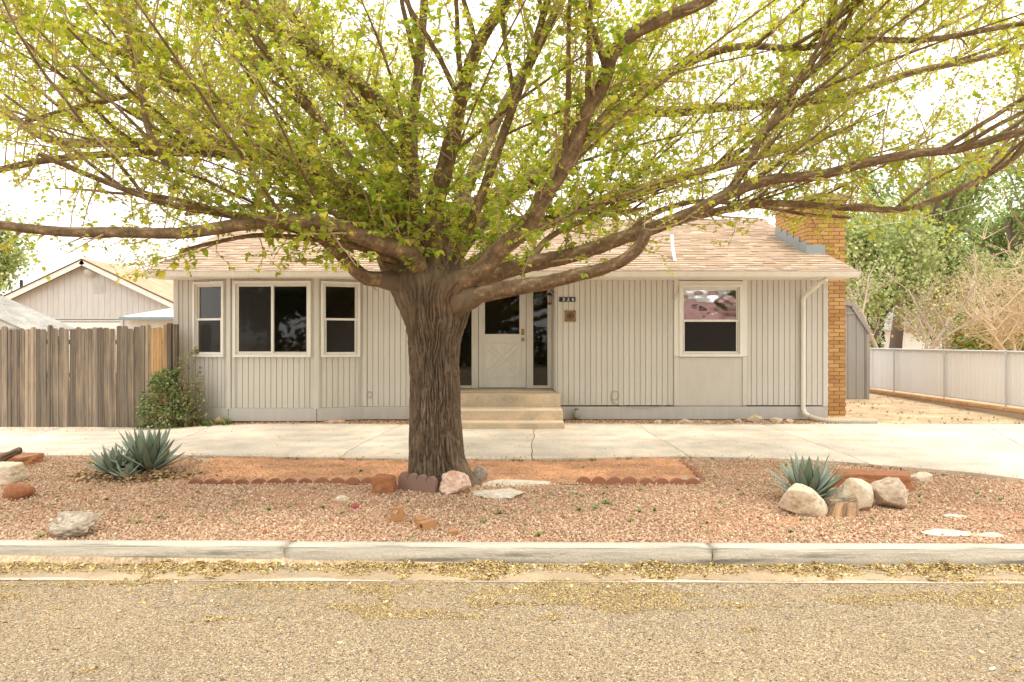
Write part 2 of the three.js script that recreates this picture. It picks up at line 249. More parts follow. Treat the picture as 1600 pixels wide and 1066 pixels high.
{ // drive: slabs parted by crooked joints
  const d = structure(new THREE.Group(), 'pale concrete circular driveway before the house'); d.name = 'driveway'; scene.add(d); off.set(d, new V3());
  // joints as x at the near edge and x at the far edge
  const J = [[-14, -14], [-10.6, -11], [-7.4, -8.1], [-4.75, -5.3], [-2.2, -1.95], [0.25, 0.42], [2.25, 2.15], [4.25, 4.4], [5.75, 8.2], [14, 14]];
  const jx = (k, t) => lerp(J[k][0], J[k][1], t) + (k && k < J.length - 1 ? 0.11 * fbm(t * 3.1 + k * 5, 1.5, 0, 3) + 0.02 * fbm(t * 24 + k * 5, 4, 0, 2) : 0);
  for (let k = 0; k < J.length - 1; k++) {
    const nx = 30, nz = 40, p = [], uv = [], idx = [], dy = 0.004 * fbm(k * 3.3, 1, 2, 2);
    for (let j = 0; j <= nz; j++) for (let i = 0; i <= nx; i++) {
      const t = j / nz, a = jx(k, t) + 0.006, b = jx(k + 1, t) - 0.006, x = lerp(a, b, i / nx), D = lerp(driveNear(x) + 0.012 * fbm(x * 4, 2, 2, 2), driveFar(x) + 0.03 * fbm(x * 3, 2, 7, 3), t);
      p.push(x, driveTop(x, D) + dy - (i === 0 || i === nx || j === 0 ? 0.004 : 0), -D); uv.push(x + k * 1.7, D);
    }
    for (let j = 0; j < nz; j++) for (let i = 0; i < nx; i++) { const A = j * (nx + 1) + i, B = A + nx + 1; idx.push(A, A + 1, B, A + 1, B + 1, B); }
    const rim = []; for (let i = 0; i <= nx; i++) rim.push(i); for (let j = 1; j <= nz; j++) rim.push(j * (nx + 1) + nx); for (let i = nx - 1; i >= 0; i--) rim.push(nz * (nx + 1) + i); for (let j = nz - 1; j > 0; j--) rim.push(j * (nx + 1));
    const b0 = p.length / 3; for (const q of rim) { for (const dd of [0, -0.12]) { p.push(p[3 * q], p[3 * q + 1] + dd, p[3 * q + 2]); uv.push(p[3 * q] + k * 1.7, -p[3 * q + 2] + dd); } }
    for (let q = 0; q < rim.length; q++) { const A = b0 + 2 * q, B = b0 + 2 * ((q + 1) % rim.length); idx.push(A, A + 1, B, B, A + 1, B + 1); }
    const g = new THREE.BufferGeometry(); g.setAttribute('position', new THREE.Float32BufferAttribute(p, 3)); g.setAttribute('uv', new THREE.Float32BufferAttribute(uv, 2)); g.setIndex(idx); g.computeVertexNormals();
    put(d, 'concrete_slab', g, M.drive);
  }
}
const inSoil = (x, D) => x > -3.5 + 0.9 * fbm(x * 1.5, D * 1.5, 6, 3) - 0.3 * (D - 7.3) && x < 2.12 && D > 7.26 - 0.1 * smooth(-1.3, -0.9, x) * smooth(0.8, 0.3, x) + 0.03 * fbm(x * 3, 1, 1, 2) && D < 9;
structure(put(scene, 'soil_bed', strip(-3.8, 2.12, 90, () => 7.2, (x) => driveNear(x) + 0.05, 26, (x, D) => H(x, D) + 0.01 + 0.008 * fbm(x * 5, D * 5, 1, 3)), M.soil), 'bare orange red soil between scalloped edging and driveway');
structure(put(scene, 'gravel_bed', strip(-10, 7.6, 120, (x) => kerbD(x) + 0.15, (x) => Math.max(driveNear(x) + 0.05, kerbD(x) + 0.2), 40, (x, D) => Math.min(H(x, D), 0.2) + 0.003 - (inSoil(x, D) ? 0.02 : 0)), M.bed), 'dusty soil under the pink gravel');
structure(put(scene, 'foundation_strip', strip(-6.4, 6.0, 60, (x) => driveFar(x) - 0.04, () => 12.75, 8, (x, D) => driveTop(x, D) - 0.012 + 0.01 * fbm(x * 4, D * 4, 2, 2)), M.bed), 'strip of soil and gravel against the house wall');
function instances(name, geos, mat, items, label, category, parent = scene) { // items: [matrix, colour]; geometry variants share the items
  const g = parent === scene ? stuff(new THREE.Group(), label, category) : null;
  const all = [];
  geos.forEach((geo, k) => { const own = items.filter((_, i) => i % geos.length === k), im = shade(new THREE.InstancedMesh(geo, mat, own.length)); own.forEach(([m, c], i) => { im.setMatrixAt(i, m); if (c) im.setColorAt(i, c); }); im.name = name; stuff(im); all.push(im); });
  if (!g) return all;
  if (all.length === 1) { stuff(all[0], label, category); all[0].name = numbered(name); scene.add(all[0]); return all[0]; }
  g.name = numbered(name); all.forEach((m, i) => { g.add(m); }); scene.add(g); return g;
}
const mtx = (() => { const o = new THREE.Object3D(); return (x, y, z, rx, ry, rz, sx, sy = sx, sz = sx) => { o.position.set(x, y, z); o.rotation.set(rx, ry, rz); o.scale.set(sx, sy, sz); o.updateMatrix(); return o.matrix.clone(); }; })();
const pick = (list, r) => list[Math.floor(r() * list.length) % list.length];
{ // crushed rock
  const geos = [0, 1, 2, 3].map((s) => { const g = new THREE.IcosahedronGeometry(1, s < 2 ? 0 : 1), p = g.attributes.position, v = new V3(); for (let i = 0; i < p.count; i++) { v.fromBufferAttribute(p, i); const k = 1 + 0.55 * fbm(v.x * 1.4 + s * 9, v.y * 1.4, v.z * 1.4, 2); p.setXYZ(i, v.x * k, v.y * k * 0.62, v.z * k * 0.86); } g.computeVertexNormals(); g.deleteAttribute('uv'); return g; });
  const pal = [[0.57, 0.38, 0.28], [0.64, 0.47, 0.35], [0.62, 0.49, 0.34], [0.46, 0.30, 0.22], [0.74, 0.61, 0.48], [0.30, 0.20, 0.14], [0.56, 0.36, 0.27], [0.67, 0.53, 0.39], [0.50, 0.28, 0.17], [0.57, 0.45, 0.31], [0.40, 0.30, 0.21], [0.50, 0.40, 0.28]].map((c) => lin(c[0], c[1] * 0.95, c[2] * 0.87));
  const r = RNG(42), items = [], area = (x, D) => D > kerbD(x) + 0.17 && D < driveNear(x) - 0.02 && !inSoil(x, D);
  for (let n = 0; n < 150000; n++) {
    const D = 5.1 + 3.7 * r(), x = (r() * 2 - 1) * (0.79 * D + 0.6); if (!area(x, D)) continue;
    const thin = fbm(x * 1.3 + 4, D * 1.3, 8, 3); if (thin < -0.12 && r() < 0.55) continue;
    const s = 0.006 + 0.009 * r() * r() + (r() < 0.025 ? 0.009 * r() : 0);
    items.push([mtx(x, H(x, D) + 0.004 + s * 0.3 + 0.012 * r() * r(), -D, r() * 6, r() * 6, r() * 6, s), pick(pal, r).clone().multiplyScalar(0.86 + 0.28 * r())]);
  }
  for (let n = 0; n < 9000; n++) { // strip along the wall and strays
    const x = lerp(-6, 5.9, r()), D = lerp(12.0, 12.62, r()); if (x > -1.3 && x < 0.95) continue; if (x < -1.3 && r() < 0.6) continue;
    const s = 0.008 + 0.011 * r(); items.push([mtx(x, driveTop(x, D) - 0.008 + s * 0.4, -D, r() * 6, r() * 6, r() * 6, s), pick(pal, r).clone().multiplyScalar(0.75 + 0.45 * r())]);
  }
  for (let n = 0; n < 5200; n++) { const x = r() < 0.35 ? -3.7 + 1.2 * Math.pow(r(), 2) : lerp(-3.7, 2.1, r()), D = 7.24 + 1.3 * Math.pow(r(), 2.2); if (!inSoil(x, D)) continue; const s = 0.004 + 0.008 * r() * r(); items.push([mtx(x, H(x, D) + 0.014, -D, r() * 6, r() * 6, r() * 6, s), pick(pal, r)]); }
  instances('gravel', geos, std({ roughness: 0.92 }), items, 'crushed pink and tan gravel filling the front bed', 'gravel');
}
{ // fallen catkins and leaf scraps: drifts on the street, thick in the gutter
  const flake = (k) => { const g = new THREE.PlaneGeometry(1, 0.45 + 0.15 * k, 3, 1), p = g.attributes.position; g.rotateX(-Math.PI / 2); for (let i = 0; i < p.count; i++) { const x = p.getX(i), z = p.getZ(i); p.setXYZ(i, x, (k ? 0.35 : 0.2) * x * x + 0.12 * Math.sin(x * 5 + k) * z, z * (1 - 1.2 * x * x)); } g.computeVertexNormals(); g.deleteAttribute('uv'); return g; };
  const pal = [[0.50, 0.36, 0.12], [0.44, 0.31, 0.11], [0.58, 0.44, 0.18], [0.32, 0.20, 0.08], [0.64, 0.50, 0.27], [0.28, 0.16, 0.07], [0.50, 0.38, 0.10], [0.70, 0.59, 0.38], [0.40, 0.26, 0.09]].map((c) => lin(...c));
  const r = RNG(77), items = [];
  const add = (x, y, D, s) => items.push([mtx(x, y, -D, (r() - 0.5) * 1.1, r() * 6.3, (r() - 0.5) * 1.1, s), pick(pal, r).clone().multiplyScalar(0.75 + 0.45 * r())]);
  for (let n = 0; n < 52000; n++) { // gutter
    const x = lerp(-4.8, 4.8, r()), q = Math.pow(r(), 1.5), heap = clamp(0.45 + 2.0 * fbm(x * 1.5, 3, 1, 4) + 0.9 * fbm(x * 6, 1, 4, 2)), D = kerbD(x) - 0.005 - q * (0.14 + 0.22 * heap); if (r() > heap * 0.85 + 0.1) continue;
    add(x, 0.004 + (1 - q) * 0.045 * r() * heap * heap, D, 0.008 + 0.012 * r() + (r() < 0.03 ? 0.022 : 0));
  }
  for (let n = 0; n < 260000; n++) { // drifts on the street
    const D = 3.0 + 1.75 * r(), x = (r() * 2 - 1) * 0.8 * D; const a = fbm(x * 0.8 + 3, 1, D * 2.2, 3) + 0.55 * fbm(x * 3 + 3, 7, D * 6, 2), near = smooth(3.2, 4.6, D);
    if (a < lerp(0.40, 0.03, near) && r() > lerp(0.03, 0.11, near)) continue; if (r() < 0.15) continue;
    add(x, 0.003 + 0.012 * r() * smooth(0.1, 0.5, a), D, 0.006 + 0.008 * r() * r() + (r() < 0.004 ? 0.025 : 0));
  }
  for (let n = 0; n < 9000; n++) { // among the gravel and on the soil
    const D = 5.25 + 3.4 * r(), x = (r() * 2 - 1) * 0.8 * D; if (D > driveNear(x)) continue; const a = fbm(x * 1.1 + 30, 1, D * 1.6, 3); if (a < 0.02 && r() > 0.12) continue;
    add(x, H(x, D) + 0.018 + 0.012 * r(), D, 0.007 + 0.012 * r());
  }
  for (let n = 0; n < 4200; n++) { // on the drive's edge, by the fence, against the wall, over the yard
    const k = r(); let x, D, y;
    if (k < 0.35) { x = lerp(-9, 7, r()); D = driveNear(x) - 0.06 + 0.14 * Math.pow(r(), 2); y = D > driveNear(x) ? driveTop(x, D) + 0.006 : H(x, D) + 0.025; } else if (k < 0.5) { x = lerp(-9, -5.6, r()); D = 12.15 - 0.5 * Math.pow(r(), 2.2); y = driveTop(x, D) + 0.006; } else if (k < 0.6) { x = lerp(-9, 6, r()); D = lerp(8.8, 12, r()); y = driveTop(x, D) + 0.006; } else if (k < 0.75) { x = lerp(-2.7, 5.8, r()); D = lerp(12.0, 12.6, r()); y = driveTop(x, D) + 0.012; } else { x = lerp(5.5, 9.6, r()); D = lerp(12.1, 17, r()); y = H(x, D) + 0.01; }
    add(x, y, D, 0.01 + 0.016 * r());
  }
  instances('leaf_litter', [flake(0), flake(1)], std({ roughness: 0.9, side: THREE.DoubleSide }), items, 'yellow brown fallen catkins and leaf scraps on street and gutter', 'leaf litter');
}
function tuft(b, x, y, z, n, h, r, wide = 0.5) { // blades as narrow bent strips
  for (let k = 0; k < n; k++) {
    const a = r() * 6.283, l = h * (0.5 + 0.7 * r()), w = 0.0025 + 0.003 * r(), lean = wide * (0.3 + r()), dx = Math.cos(a), dz = Math.sin(a), base = b.p.length / 3, bx0 = x + dx * 0.02 * r(), bz0 = z + dz * 0.02 * r();
    for (let s = 0; s <= 3; s++) { const t = s / 3, o = lean * l * t * t, yy = y + l * t * (1 - 0.3 * lean * t), ww = w * (1 - t * 0.9); for (const e of [-1, 1]) { b.p.push(bx0 + dx * o - dz * ww * e, yy, bz0 + dz * o + dx * ww * e); b.n.push(dx * 0.3, 1, dz * 0.3); b.uv.push(e, t); } if (s) { const q = base + 2 * (s - 1); b.i.push(q, q + 1, q + 2, q + 1, q + 3, q + 2); } }
  }
}
{ // weeds in the gravel, grass in the joints and at the wall's foot
  const b = new Buf(), dry = new Buf(), r = RNG(303);
  for (let n = 0; n < 150; n++) { const D = 5.3 + 3 * r(), x = (r() * 2 - 1) * 0.75 * D; if (D > driveNear(x) || inSoil(x, D) && r() < 0.6) continue; tuft(b, x, H(x, D) + 0.012, -D, 6 + 14 * r(), 0.02 + 0.035 * r() * r(), r, 1.1); }
  for (const [u, v] of [[905, 800], [930, 798], [950, 790], [1000, 803], [1022, 800], [985, 817], [780, 805], [755, 820], [420, 800], [505, 796], [215, 820], [65, 842], [250, 812], [1105, 715], [960, 715], [905, 718], [925, 722], [990, 718], [840, 840]]) { const D = groundD(u, v); tuft(b, (u - 800) / F * D, H((u - 800) / F * D, D) + 0.01, -D, 26, 0.05, r, 1.0); }
  for (let n = 0; n < 50; n++) { const x = lerp(-6.6, -5.0, r()), D = 11.95 + 0.3 * r(); tuft(b, x, driveTop(x, D), -D, 14, 0.09 + 0.1 * r(), r, 0.7); }
  for (let n = 0; n < 500; n++) { const x = lerp(5.9, 9.7, r()), D = lerp(12.1, 18, r()); if (fbm(x, D, 4, 3) < 0.05) continue; tuft(r() < 0.45 ? b : dry, x, H(x, D), -D, 9, 0.03 + 0.05 * r(), r, 0.9); }
  for (let n = 0; n < 60; n++) { const x = lerp(-9, 6, r()), D = driveNear(x) - 0.02; tuft(r() < 0.5 ? b : dry, x, H(x, D) + 0.01, -D, 7, 0.03 + 0.03 * r(), r, 0.9); }
  for (let n = 0; n < 40; n++) { const t = r(), x = lerp(2.25, 2.15, t) + 0.05 * (r() - 0.5), D = lerp(8.66, 11.9, t * t); tuft(r() < 0.4 ? b : dry, x, driveTop(x, D) - 0.02, -D, 6, 0.035, r, 0.9); }
  const mat = (c) => std({ color: c, roughness: 0.8, side: THREE.DoubleSide });
  tag(stuff(put(scene, 'weeds', b.geo(), mat(lin(0.22, 0.36, 0.07)))), 'small green weeds and grass tufts in gravel and cracks', 'weeds');
  tag(stuff(put(scene, 'dry_grass', dry.geo(), mat(lin(0.45, 0.35, 0.16)))), 'sparse straw coloured dry grass tufts', 'grass');
}
// ---------------------------------------------------------------- the house
const font = await new FontLoader().loadAsync('fonts/droid/droid_sans_bold.typeface.json');
const boardGeo = new Map();
const PITCH = 0.1016, GAP = 0.011;
function board(w, h) { const k = w.toFixed(3) + '_' + h.toFixed(3); if (!boardGeo.has(k)) boardGeo.set(k, bx(w, h, 0.016, 0, 0, 0, 0.002)); return boardGeo.get(k); }
// a run of grooved siding from a to b (x, D pairs) seen from outside; holes: [s0, s1, y0, y1] along the run
function siding(parent, a, b, y0, y1, holes = [], mats = M.siding, seed = 1, pitch = PITCH) {
  const dx = b[0] - a[0], dz = -(b[1] - a[1]), L = Math.hypot(dx, dz), ry = Math.atan2(-dz, dx), nx = -dz / L, nz = dx / L, r = RNG(seed * 7 + 3);
  const P = (s, y, o) => new V3(a[0] + dx / L * s + nx * o, y, -a[1] + dz / L * s + nz * o);
  const cells = (s0, s1) => { const cut = [[y0, y1]]; for (const [h0, h1, v0, v1] of holes) if (s0 < h1 - 0.002 && s1 > h0 + 0.002) { const o = []; for (const [p, q] of cut) { if (v0 > p) o.push([p, Math.min(q, v0)]); if (v1 < q) o.push([Math.max(p, v1), q]); } cut.splice(0, 9, ...o); } return cut; };
  const edges = new Set([0, L]); for (let s = pitch * (0.3 + 0.6 * r()); s < L; s += pitch) edges.add(s); for (const h of holes) { edges.add(h[0]); edges.add(h[1]); }
  const es = [...edges].sort((p, q) => p - q);
  for (let i = 0; i < es.length - 1; i++) {
    const s0 = es[i], s1 = es[i + 1]; if (s1 - s0 < 0.02) continue;
    for (const [p, q] of cells(s0, s1)) { if (q - p < 0.01) continue; const m = put(parent, 'siding_board', board(s1 - s0 - GAP, q - p), pick(mats, r), P((s0 + s1) / 2, (p + q) / 2, 0.008 + 0.0012 * r())); m.rotation.y = ry; }
  }
  const back = [], hs = [...new Set([0, L, ...holes.flatMap((h) => [h[0], h[1]])])].sort((p, q) => p - q); // the wall behind the boards
  for (let i = 0; i < hs.length - 1; i++) for (const [p, q] of cells(hs[i], hs[i + 1])) { const g = bx(hs[i + 1] - hs[i], q - p, 0.11, 0, 0, 0, 0); g.rotateY(ry); const c = P((hs[i] + hs[i + 1]) / 2, (p + q) / 2, -0.056); g.translate(c.x, c.y, c.z); back.push(g); }
  if (back.length) put(parent, 'sheathing', merge(back), mats[0]);
  return { P, ry, L };
}
const frameGeo = (w, h, t, d, o = 0) => merge([bx(w, t, d, 0, h / 2 - t / 2, o), bx(w, t, d, 0, -h / 2 + t / 2, o), bx(t, h - 2 * t, d, -w / 2 + t / 2, 0, o), bx(t, h - 2 * t, d, w / 2 - t / 2, 0, o)]);
// a window in its own axes (x along the wall, z outwards), turned and set into place
function windowUnit(parent, c, ry, w, h, kind, casing, glass = M.glass, label) {
  const g = new THREE.Group(); g.name = 'window'; g.position.copy(c).sub(off.get(parent)); g.rotation.y = ry; parent.add(g); off.set(g, new V3()); if (label) g.userData.label = label;
  const add = (name, geo, mat) => { const m = shade(new THREE.Mesh(geo, mat)); m.name = name; g.add(m); return m; };
  add('casing', frameGeo(w, h, casing, 0.05, 0.012), M.trim);
  const W = w - 2 * casing, Hh = h - 2 * casing;
  add('frame', frameGeo(W - 0.002, Hh - 0.002, 0.022, 0.07, -0.03), M.trim);
  const iw = W - 0.05, ih = Hh - 0.05;
  if (kind === 'hung') {
    add('sash', frameGeo(iw, ih / 2, 0.02, 0.025, -0.045).translate(0, ih / 4, 0), M.trim); add('sash', frameGeo(iw - 0.012, ih / 2 + 0.01, 0.024, 0.025, -0.018).translate(0, -ih / 4, 0), M.trim);
    add('meeting_rail', bx(iw + 0.01, 0.04, 0.035, 0, 0, -0.014), M.trim);
    add('pane', new THREE.PlaneGeometry(iw - 0.03, ih / 2 - 0.03).translate(0, ih / 4, -0.045), glass); add('pane', new THREE.PlaneGeometry(iw - 0.04, ih / 2 - 0.03).translate(0, -ih / 4, -0.02), M.glass);
    add('insect_screen', new THREE.PlaneGeometry(iw - 0.03, ih / 2 - 0.03).translate(0, -ih / 4, -0.008), M.screen);
  } else {
    add('sash', frameGeo(iw / 2 + 0.01, ih, 0.026, 0.025, -0.018).translate(-iw / 4, 0, 0), M.trim); add('sash', frameGeo(iw / 2, ih, 0.02, 0.025, -0.047).translate(iw / 4, 0, 0), M.trim);
    add('meeting_rail', bx(0.045, ih, 0.035, 0.0, 0, -0.016), M.trim);
    add('pane', new THREE.PlaneGeometry(iw / 2 - 0.03, ih - 0.03).translate(-iw / 4, 0, -0.02), M.glass); add('pane', new THREE.PlaneGeometry(iw / 2 - 0.03, ih - 0.03).translate(iw / 4, 0, -0.047), M.glass);
    add('insect_screen', new THREE.PlaneGeometry(iw / 2 - 0.03, ih - 0.03).translate(-iw / 4, 0, -0.008), M.screen);
  }
  return g;
}
const house = thing('house', 'single storey house with pale grooved siding and tan shingle roof', 'house', new V3(-0.2, 0.18, -15));
const YT = 2.81, YB = 0.455, YS = 0.215;              // wall top, skirt top, skirt bottom
const bay = { A: [-6.23, 12.6], B: [-5.88, 12.6], C: [-5.10, 12.3], D: [-3.52, 12.3], E: [-2.74, 12.6] };
const front = holder(house, 'front_wall');
siding(front, bay.A, bay.B, YB, YT, [], M.siding, 1);
const LB = Math.hypot(0.78, 0.3);
const wL = siding(front, bay.B, bay.C, YB, YT, [[0.06, 0.74, 1.40, 2.71]], M.siding, 2), wC = siding(front, bay.C, bay.D, YB, YT, [[0.12, 1.46, 1.40, 2.71]], M.siding, 3), wR = siding(front, bay.D, bay.E, YB, YT, [[0.09, 0.75, 1.40, 2.71]], M.siding, 4);
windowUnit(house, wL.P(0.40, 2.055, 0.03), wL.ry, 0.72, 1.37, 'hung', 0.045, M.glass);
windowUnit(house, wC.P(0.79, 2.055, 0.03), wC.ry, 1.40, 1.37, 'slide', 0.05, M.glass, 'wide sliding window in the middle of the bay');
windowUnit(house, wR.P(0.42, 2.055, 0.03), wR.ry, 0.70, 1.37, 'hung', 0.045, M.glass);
for (const [p, q] of [[bay.C, wC.ry / 2 + wL.ry / 2], [bay.D, wR.ry / 2]]) { const m = put(house, 'corner_trim', bx(0.085, YT - YB + 0.02, 0.03, 0, 0, 0), M.siding[1], new V3(p[0], (YT + YB) / 2 - 0.01, -p[1] + 0.012)); m.rotation.y = q; }
put(house, 'corner_trim', bx(0.07, YT - YB, 0.03), M.siding[1], new V3(-2.71, (YT + YB) / 2, -12.58));
put(house, 'corner_trim', bx(0.09, YT - YB, 0.03), M.siding[1], new V3(-6.19, (YT + YB) / 2, -12.578));
// recess for the door
const RX0 = -1.25, RX1 = 0.80, RD = 13.45, FL = 0.735;
siding(front, bay.E, [RX0, 12.6], YB, YT, [], M.siding, 5);
siding(front, [RX0, 12.6], [RX1, 12.6], 2.66, YT, [], M.siding, 6);
siding(front, [RX0, 12.6], [RX0, RD], FL, YT, [], [M.siding[2]], 7);
siding(front, [RX1, RD], [RX1, 12.6], FL, YT, [], [M.siding[2]], 8);
const wx0 = 2.985, wx1 = 4.335;
siding(front, [RX1, 12.6], [wx0, 12.6], YB + 0.02, YT, [], M.siding, 9);
siding(front, [wx1, 12.6], [5.82, 12.6], YB + 0.02, YT, [], M.siding, 10);
put(house, 'corner_trim', bx(0.09, YT - YB, 0.03), M.siding[1], new V3(5.775, (YT + YB) / 2, -12.578));
// bedroom window with trim boards and the plain panel under it
put(house, 'sheathing', merge([bb(wx0, wx0 + 0.1, YB, YT, 12.605, 12.71, 0), bb(wx1 - 0.1, wx1, YB, YT, 12.605, 12.71, 0), bb(wx0 + 0.1, wx1 - 0.1, YB, 1.42, 12.605, 12.71, 0), bb(wx0 + 0.1, wx1 - 0.1, 2.72, YT, 12.605, 12.71, 0)]), M.siding[0]);
put(house, 'infill_panel', bb(wx0 + 0.09, wx1 - 0.09, YB + 0.02, 1.36, 12.588, 12.604, 0.003), M.panel);
for (const x of [wx0 + 0.045, wx1 - 0.045]) { put(house, 'trim_board', bb(x - 0.044, x + 0.044, 1.375, YT, 12.565, 12.604), M.trim); put(house, 'trim_board', bb(x - 0.044, x + 0.044, YB + 0.02, 1.37, 12.568, 12.604), M.siding[1]); }
put(house, 'trim_board', bb(wx0 + 0.09, wx1 - 0.09, 2.70, 2.765, 12.566, 12.604), M.trim);
windowUnit(house, new V3((wx0 + wx1) / 2, 2.035, -12.585), 0, wx1 - wx0 - 0.18, 1.33, 'hung', 0.055, M.wavyGlass, 'window whose upper pane mirrors a pink wall');
// skirt boards and foundation
const sk = [[bay.A, bay.B], [bay.B, bay.C], [bay.C, bay.D], [bay.D, bay.E], [bay.E, [RX0, 12.6]], [[RX1, 12.6], [5.82, 12.6]]];
for (const [a, b] of sk) { const dx = b[0] - a[0], dz = -(b[1] - a[1]), L = Math.hypot(dx, dz), ry = Math.atan2(-dz, dx), c = new V3((a[0] + b[0]) / 2, (YB + YS) / 2, -(a[1] + b[1]) / 2); c.x += -dz / L * 0.01; c.z += dx / L * 0.01;
  put(house, 'skirt_board', bx(L - 0.004, YB - YS - 0.006, 0.028, 0, 0, 0, 0.004), M.skirt, c).rotation.y = ry;
  const g = bx(L, 0.40, 0.1, 0, 0, 0, 0), m = put(house, 'foundation', g, M.foundation, new V3(c.x, 0.09, c.z - 0.07)); m.rotation.y = ry; }
// other walls: sides, back, gables
{
  const roofY = (D) => 2.86 + (D < 16.6 ? D - 11.95 : 21.25 - D) * 0.374;
  const gable = (x, name) => { const s = new THREE.Shape([[12.62, 0.1], [20.6, 0.1], [20.6, 2.82], [16.6, roofY(16.6) - 0.12], [12.62, 2.82]].map(([d, y]) => new THREE.Vector2(d, y))), g = new THREE.ExtrudeGeometry(s, { depth: 0.1, bevelEnabled: false }); g.rotateY(Math.PI / 2); g.translate(x, 0, 0); planarUV(g); return put(house, name, g, M.siding[2]); };
  gable(5.70, 'side_wall'); gable(-6.22, 'side_wall');
  put(house, 'back_wall', bb(-6.2, 5.8, 0.1, 2.82, 20.6, 20.7, 0), M.siding[2]);
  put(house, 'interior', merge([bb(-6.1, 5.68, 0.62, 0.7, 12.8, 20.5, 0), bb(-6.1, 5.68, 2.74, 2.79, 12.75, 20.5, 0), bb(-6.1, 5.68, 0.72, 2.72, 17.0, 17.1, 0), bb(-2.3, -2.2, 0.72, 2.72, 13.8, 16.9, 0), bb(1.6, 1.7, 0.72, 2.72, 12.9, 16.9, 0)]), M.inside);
}
// door, side lights, frame
{
  const z = RD, cx = (785 - 800) / F * RD, dw = 0.93, y0 = FL + 0.012, y1 = y0 + 2.0;
  put(house, 'door_frame', merge([bb(cx - dw / 2 - 0.14, cx - dw / 2 - 0.008, FL, 2.74, z - 0.05, z + 0.06), bb(cx + dw / 2 + 0.008, cx + dw / 2 + 0.14, FL, 2.74, z - 0.05, z + 0.06), bb(RX0 + 0.02, RX0 + 0.1, FL, 2.74, z - 0.05, z + 0.06), bb(RX1 - 0.1, RX1 - 0.02, FL, 2.74, z - 0.05, z + 0.06), bb(RX0 + 0.1, cx - dw / 2 - 0.14, FL, FL + 0.05, z - 0.045, z + 0.06), bb(cx + dw / 2 + 0.14, RX1 - 0.1, FL, FL + 0.05, z - 0.045, z + 0.06)]), M.trim);
  put(house, 'transom_panel', bb(RX0, RX1, 2.745, YT, z - 0.045, z + 0.06), M.trim);
  put(house, 'threshold', bb(cx - dw / 2, cx + dw / 2, FL, FL + 0.012, z - 0.06, z + 0.04), M.metal);
  for (const [a, b] of [[RX0 + 0.1, cx - dw / 2 - 0.14], [cx + dw / 2 + 0.14, RX1 - 0.1]]) put(house, 'side_light', new THREE.PlaneGeometry(b - a, 2.74 - FL - 0.05).translate((a + b) / 2, (2.74 + FL + 0.05) / 2, -z), M.glass);
  const door = put(house, 'door', merge([bb(cx - dw / 2, cx + dw / 2, y0, y0 + 1.05, z - 0.02, z + 0.02), bb(cx - dw / 2, cx - dw / 2 + 0.12, y0 + 1.05, y1 - 0.12, z - 0.02, z + 0.02), bb(cx + dw / 2 - 0.13, cx + dw / 2, y0 + 1.05, y1 - 0.12, z - 0.02, z + 0.02), bb(cx - dw / 2, cx + dw / 2, y1 - 0.12, y1, z - 0.02, z + 0.02)]), M.door); door.userData.label = 'white front door with glass above a crossbuck panel';
  put(door, 'door_pane', new THREE.PlaneGeometry(dw - 0.25, 0.84).translate(cx - 0.005, y0 + 1.46, -z + 0.002), M.glass);
  const pw = 0.34, py0 = y0 + 0.22, py1 = y0 + 0.86, pc = (py0 + py1) / 2, ang = Math.atan2(py1 - py0, 2 * pw), dl = Math.hypot(2 * pw, py1 - py0) - 0.07;
  put(door, 'panel_moulding', frameGeo(2 * pw + 0.06, py1 - py0 + 0.06, 0.03, 0.016).translate(cx, pc, -z + 0.026), M.door);
  for (const s of [-1, 1]) { const g = merge([bx(dl, 0.012, 0.014, 0, 0.045, 0), bx(dl, 0.012, 0.014, 0, -0.045, 0), bx(dl, 0.078, 0.009 + s * 0.001, 0, 0, 0)]); g.rotateZ(s * ang); g.translate(cx, pc, -z + 0.024 + s * 0.001); put(door, 'crossbuck', g, M.door); }
  const hx = cx + dw / 2 - 0.065;
  put(door, 'door_lock', merge([bx(0.06, 0.12, 0.012, hx, y0 + 1.09, -z + 0.027, 0.005), new THREE.CylinderGeometry(0.022, 0.026, 0.02, 16).rotateX(Math.PI / 2).translate(hx, y0 + 1.07, -z + 0.04)]), M.brass);
  put(door, 'door_knob', merge([new THREE.SphereGeometry(0.03, 16, 12).translate(hx, y0 + 0.94, -z + 0.07), new THREE.CylinderGeometry(0.032, 0.032, 0.012, 16).rotateX(Math.PI / 2).translate(hx, y0 + 0.94, -z + 0.026), new THREE.CylinderGeometry(0.012, 0.012, 0.05, 10).rotateX(Math.PI / 2).translate(hx, y0 + 0.94, -z + 0.045)]), M.brass);
  put(house, 'recess_ceiling', bb(RX0, RX1, 2.79, 2.805, 12.72, 13.4, 0), M.trim);
}
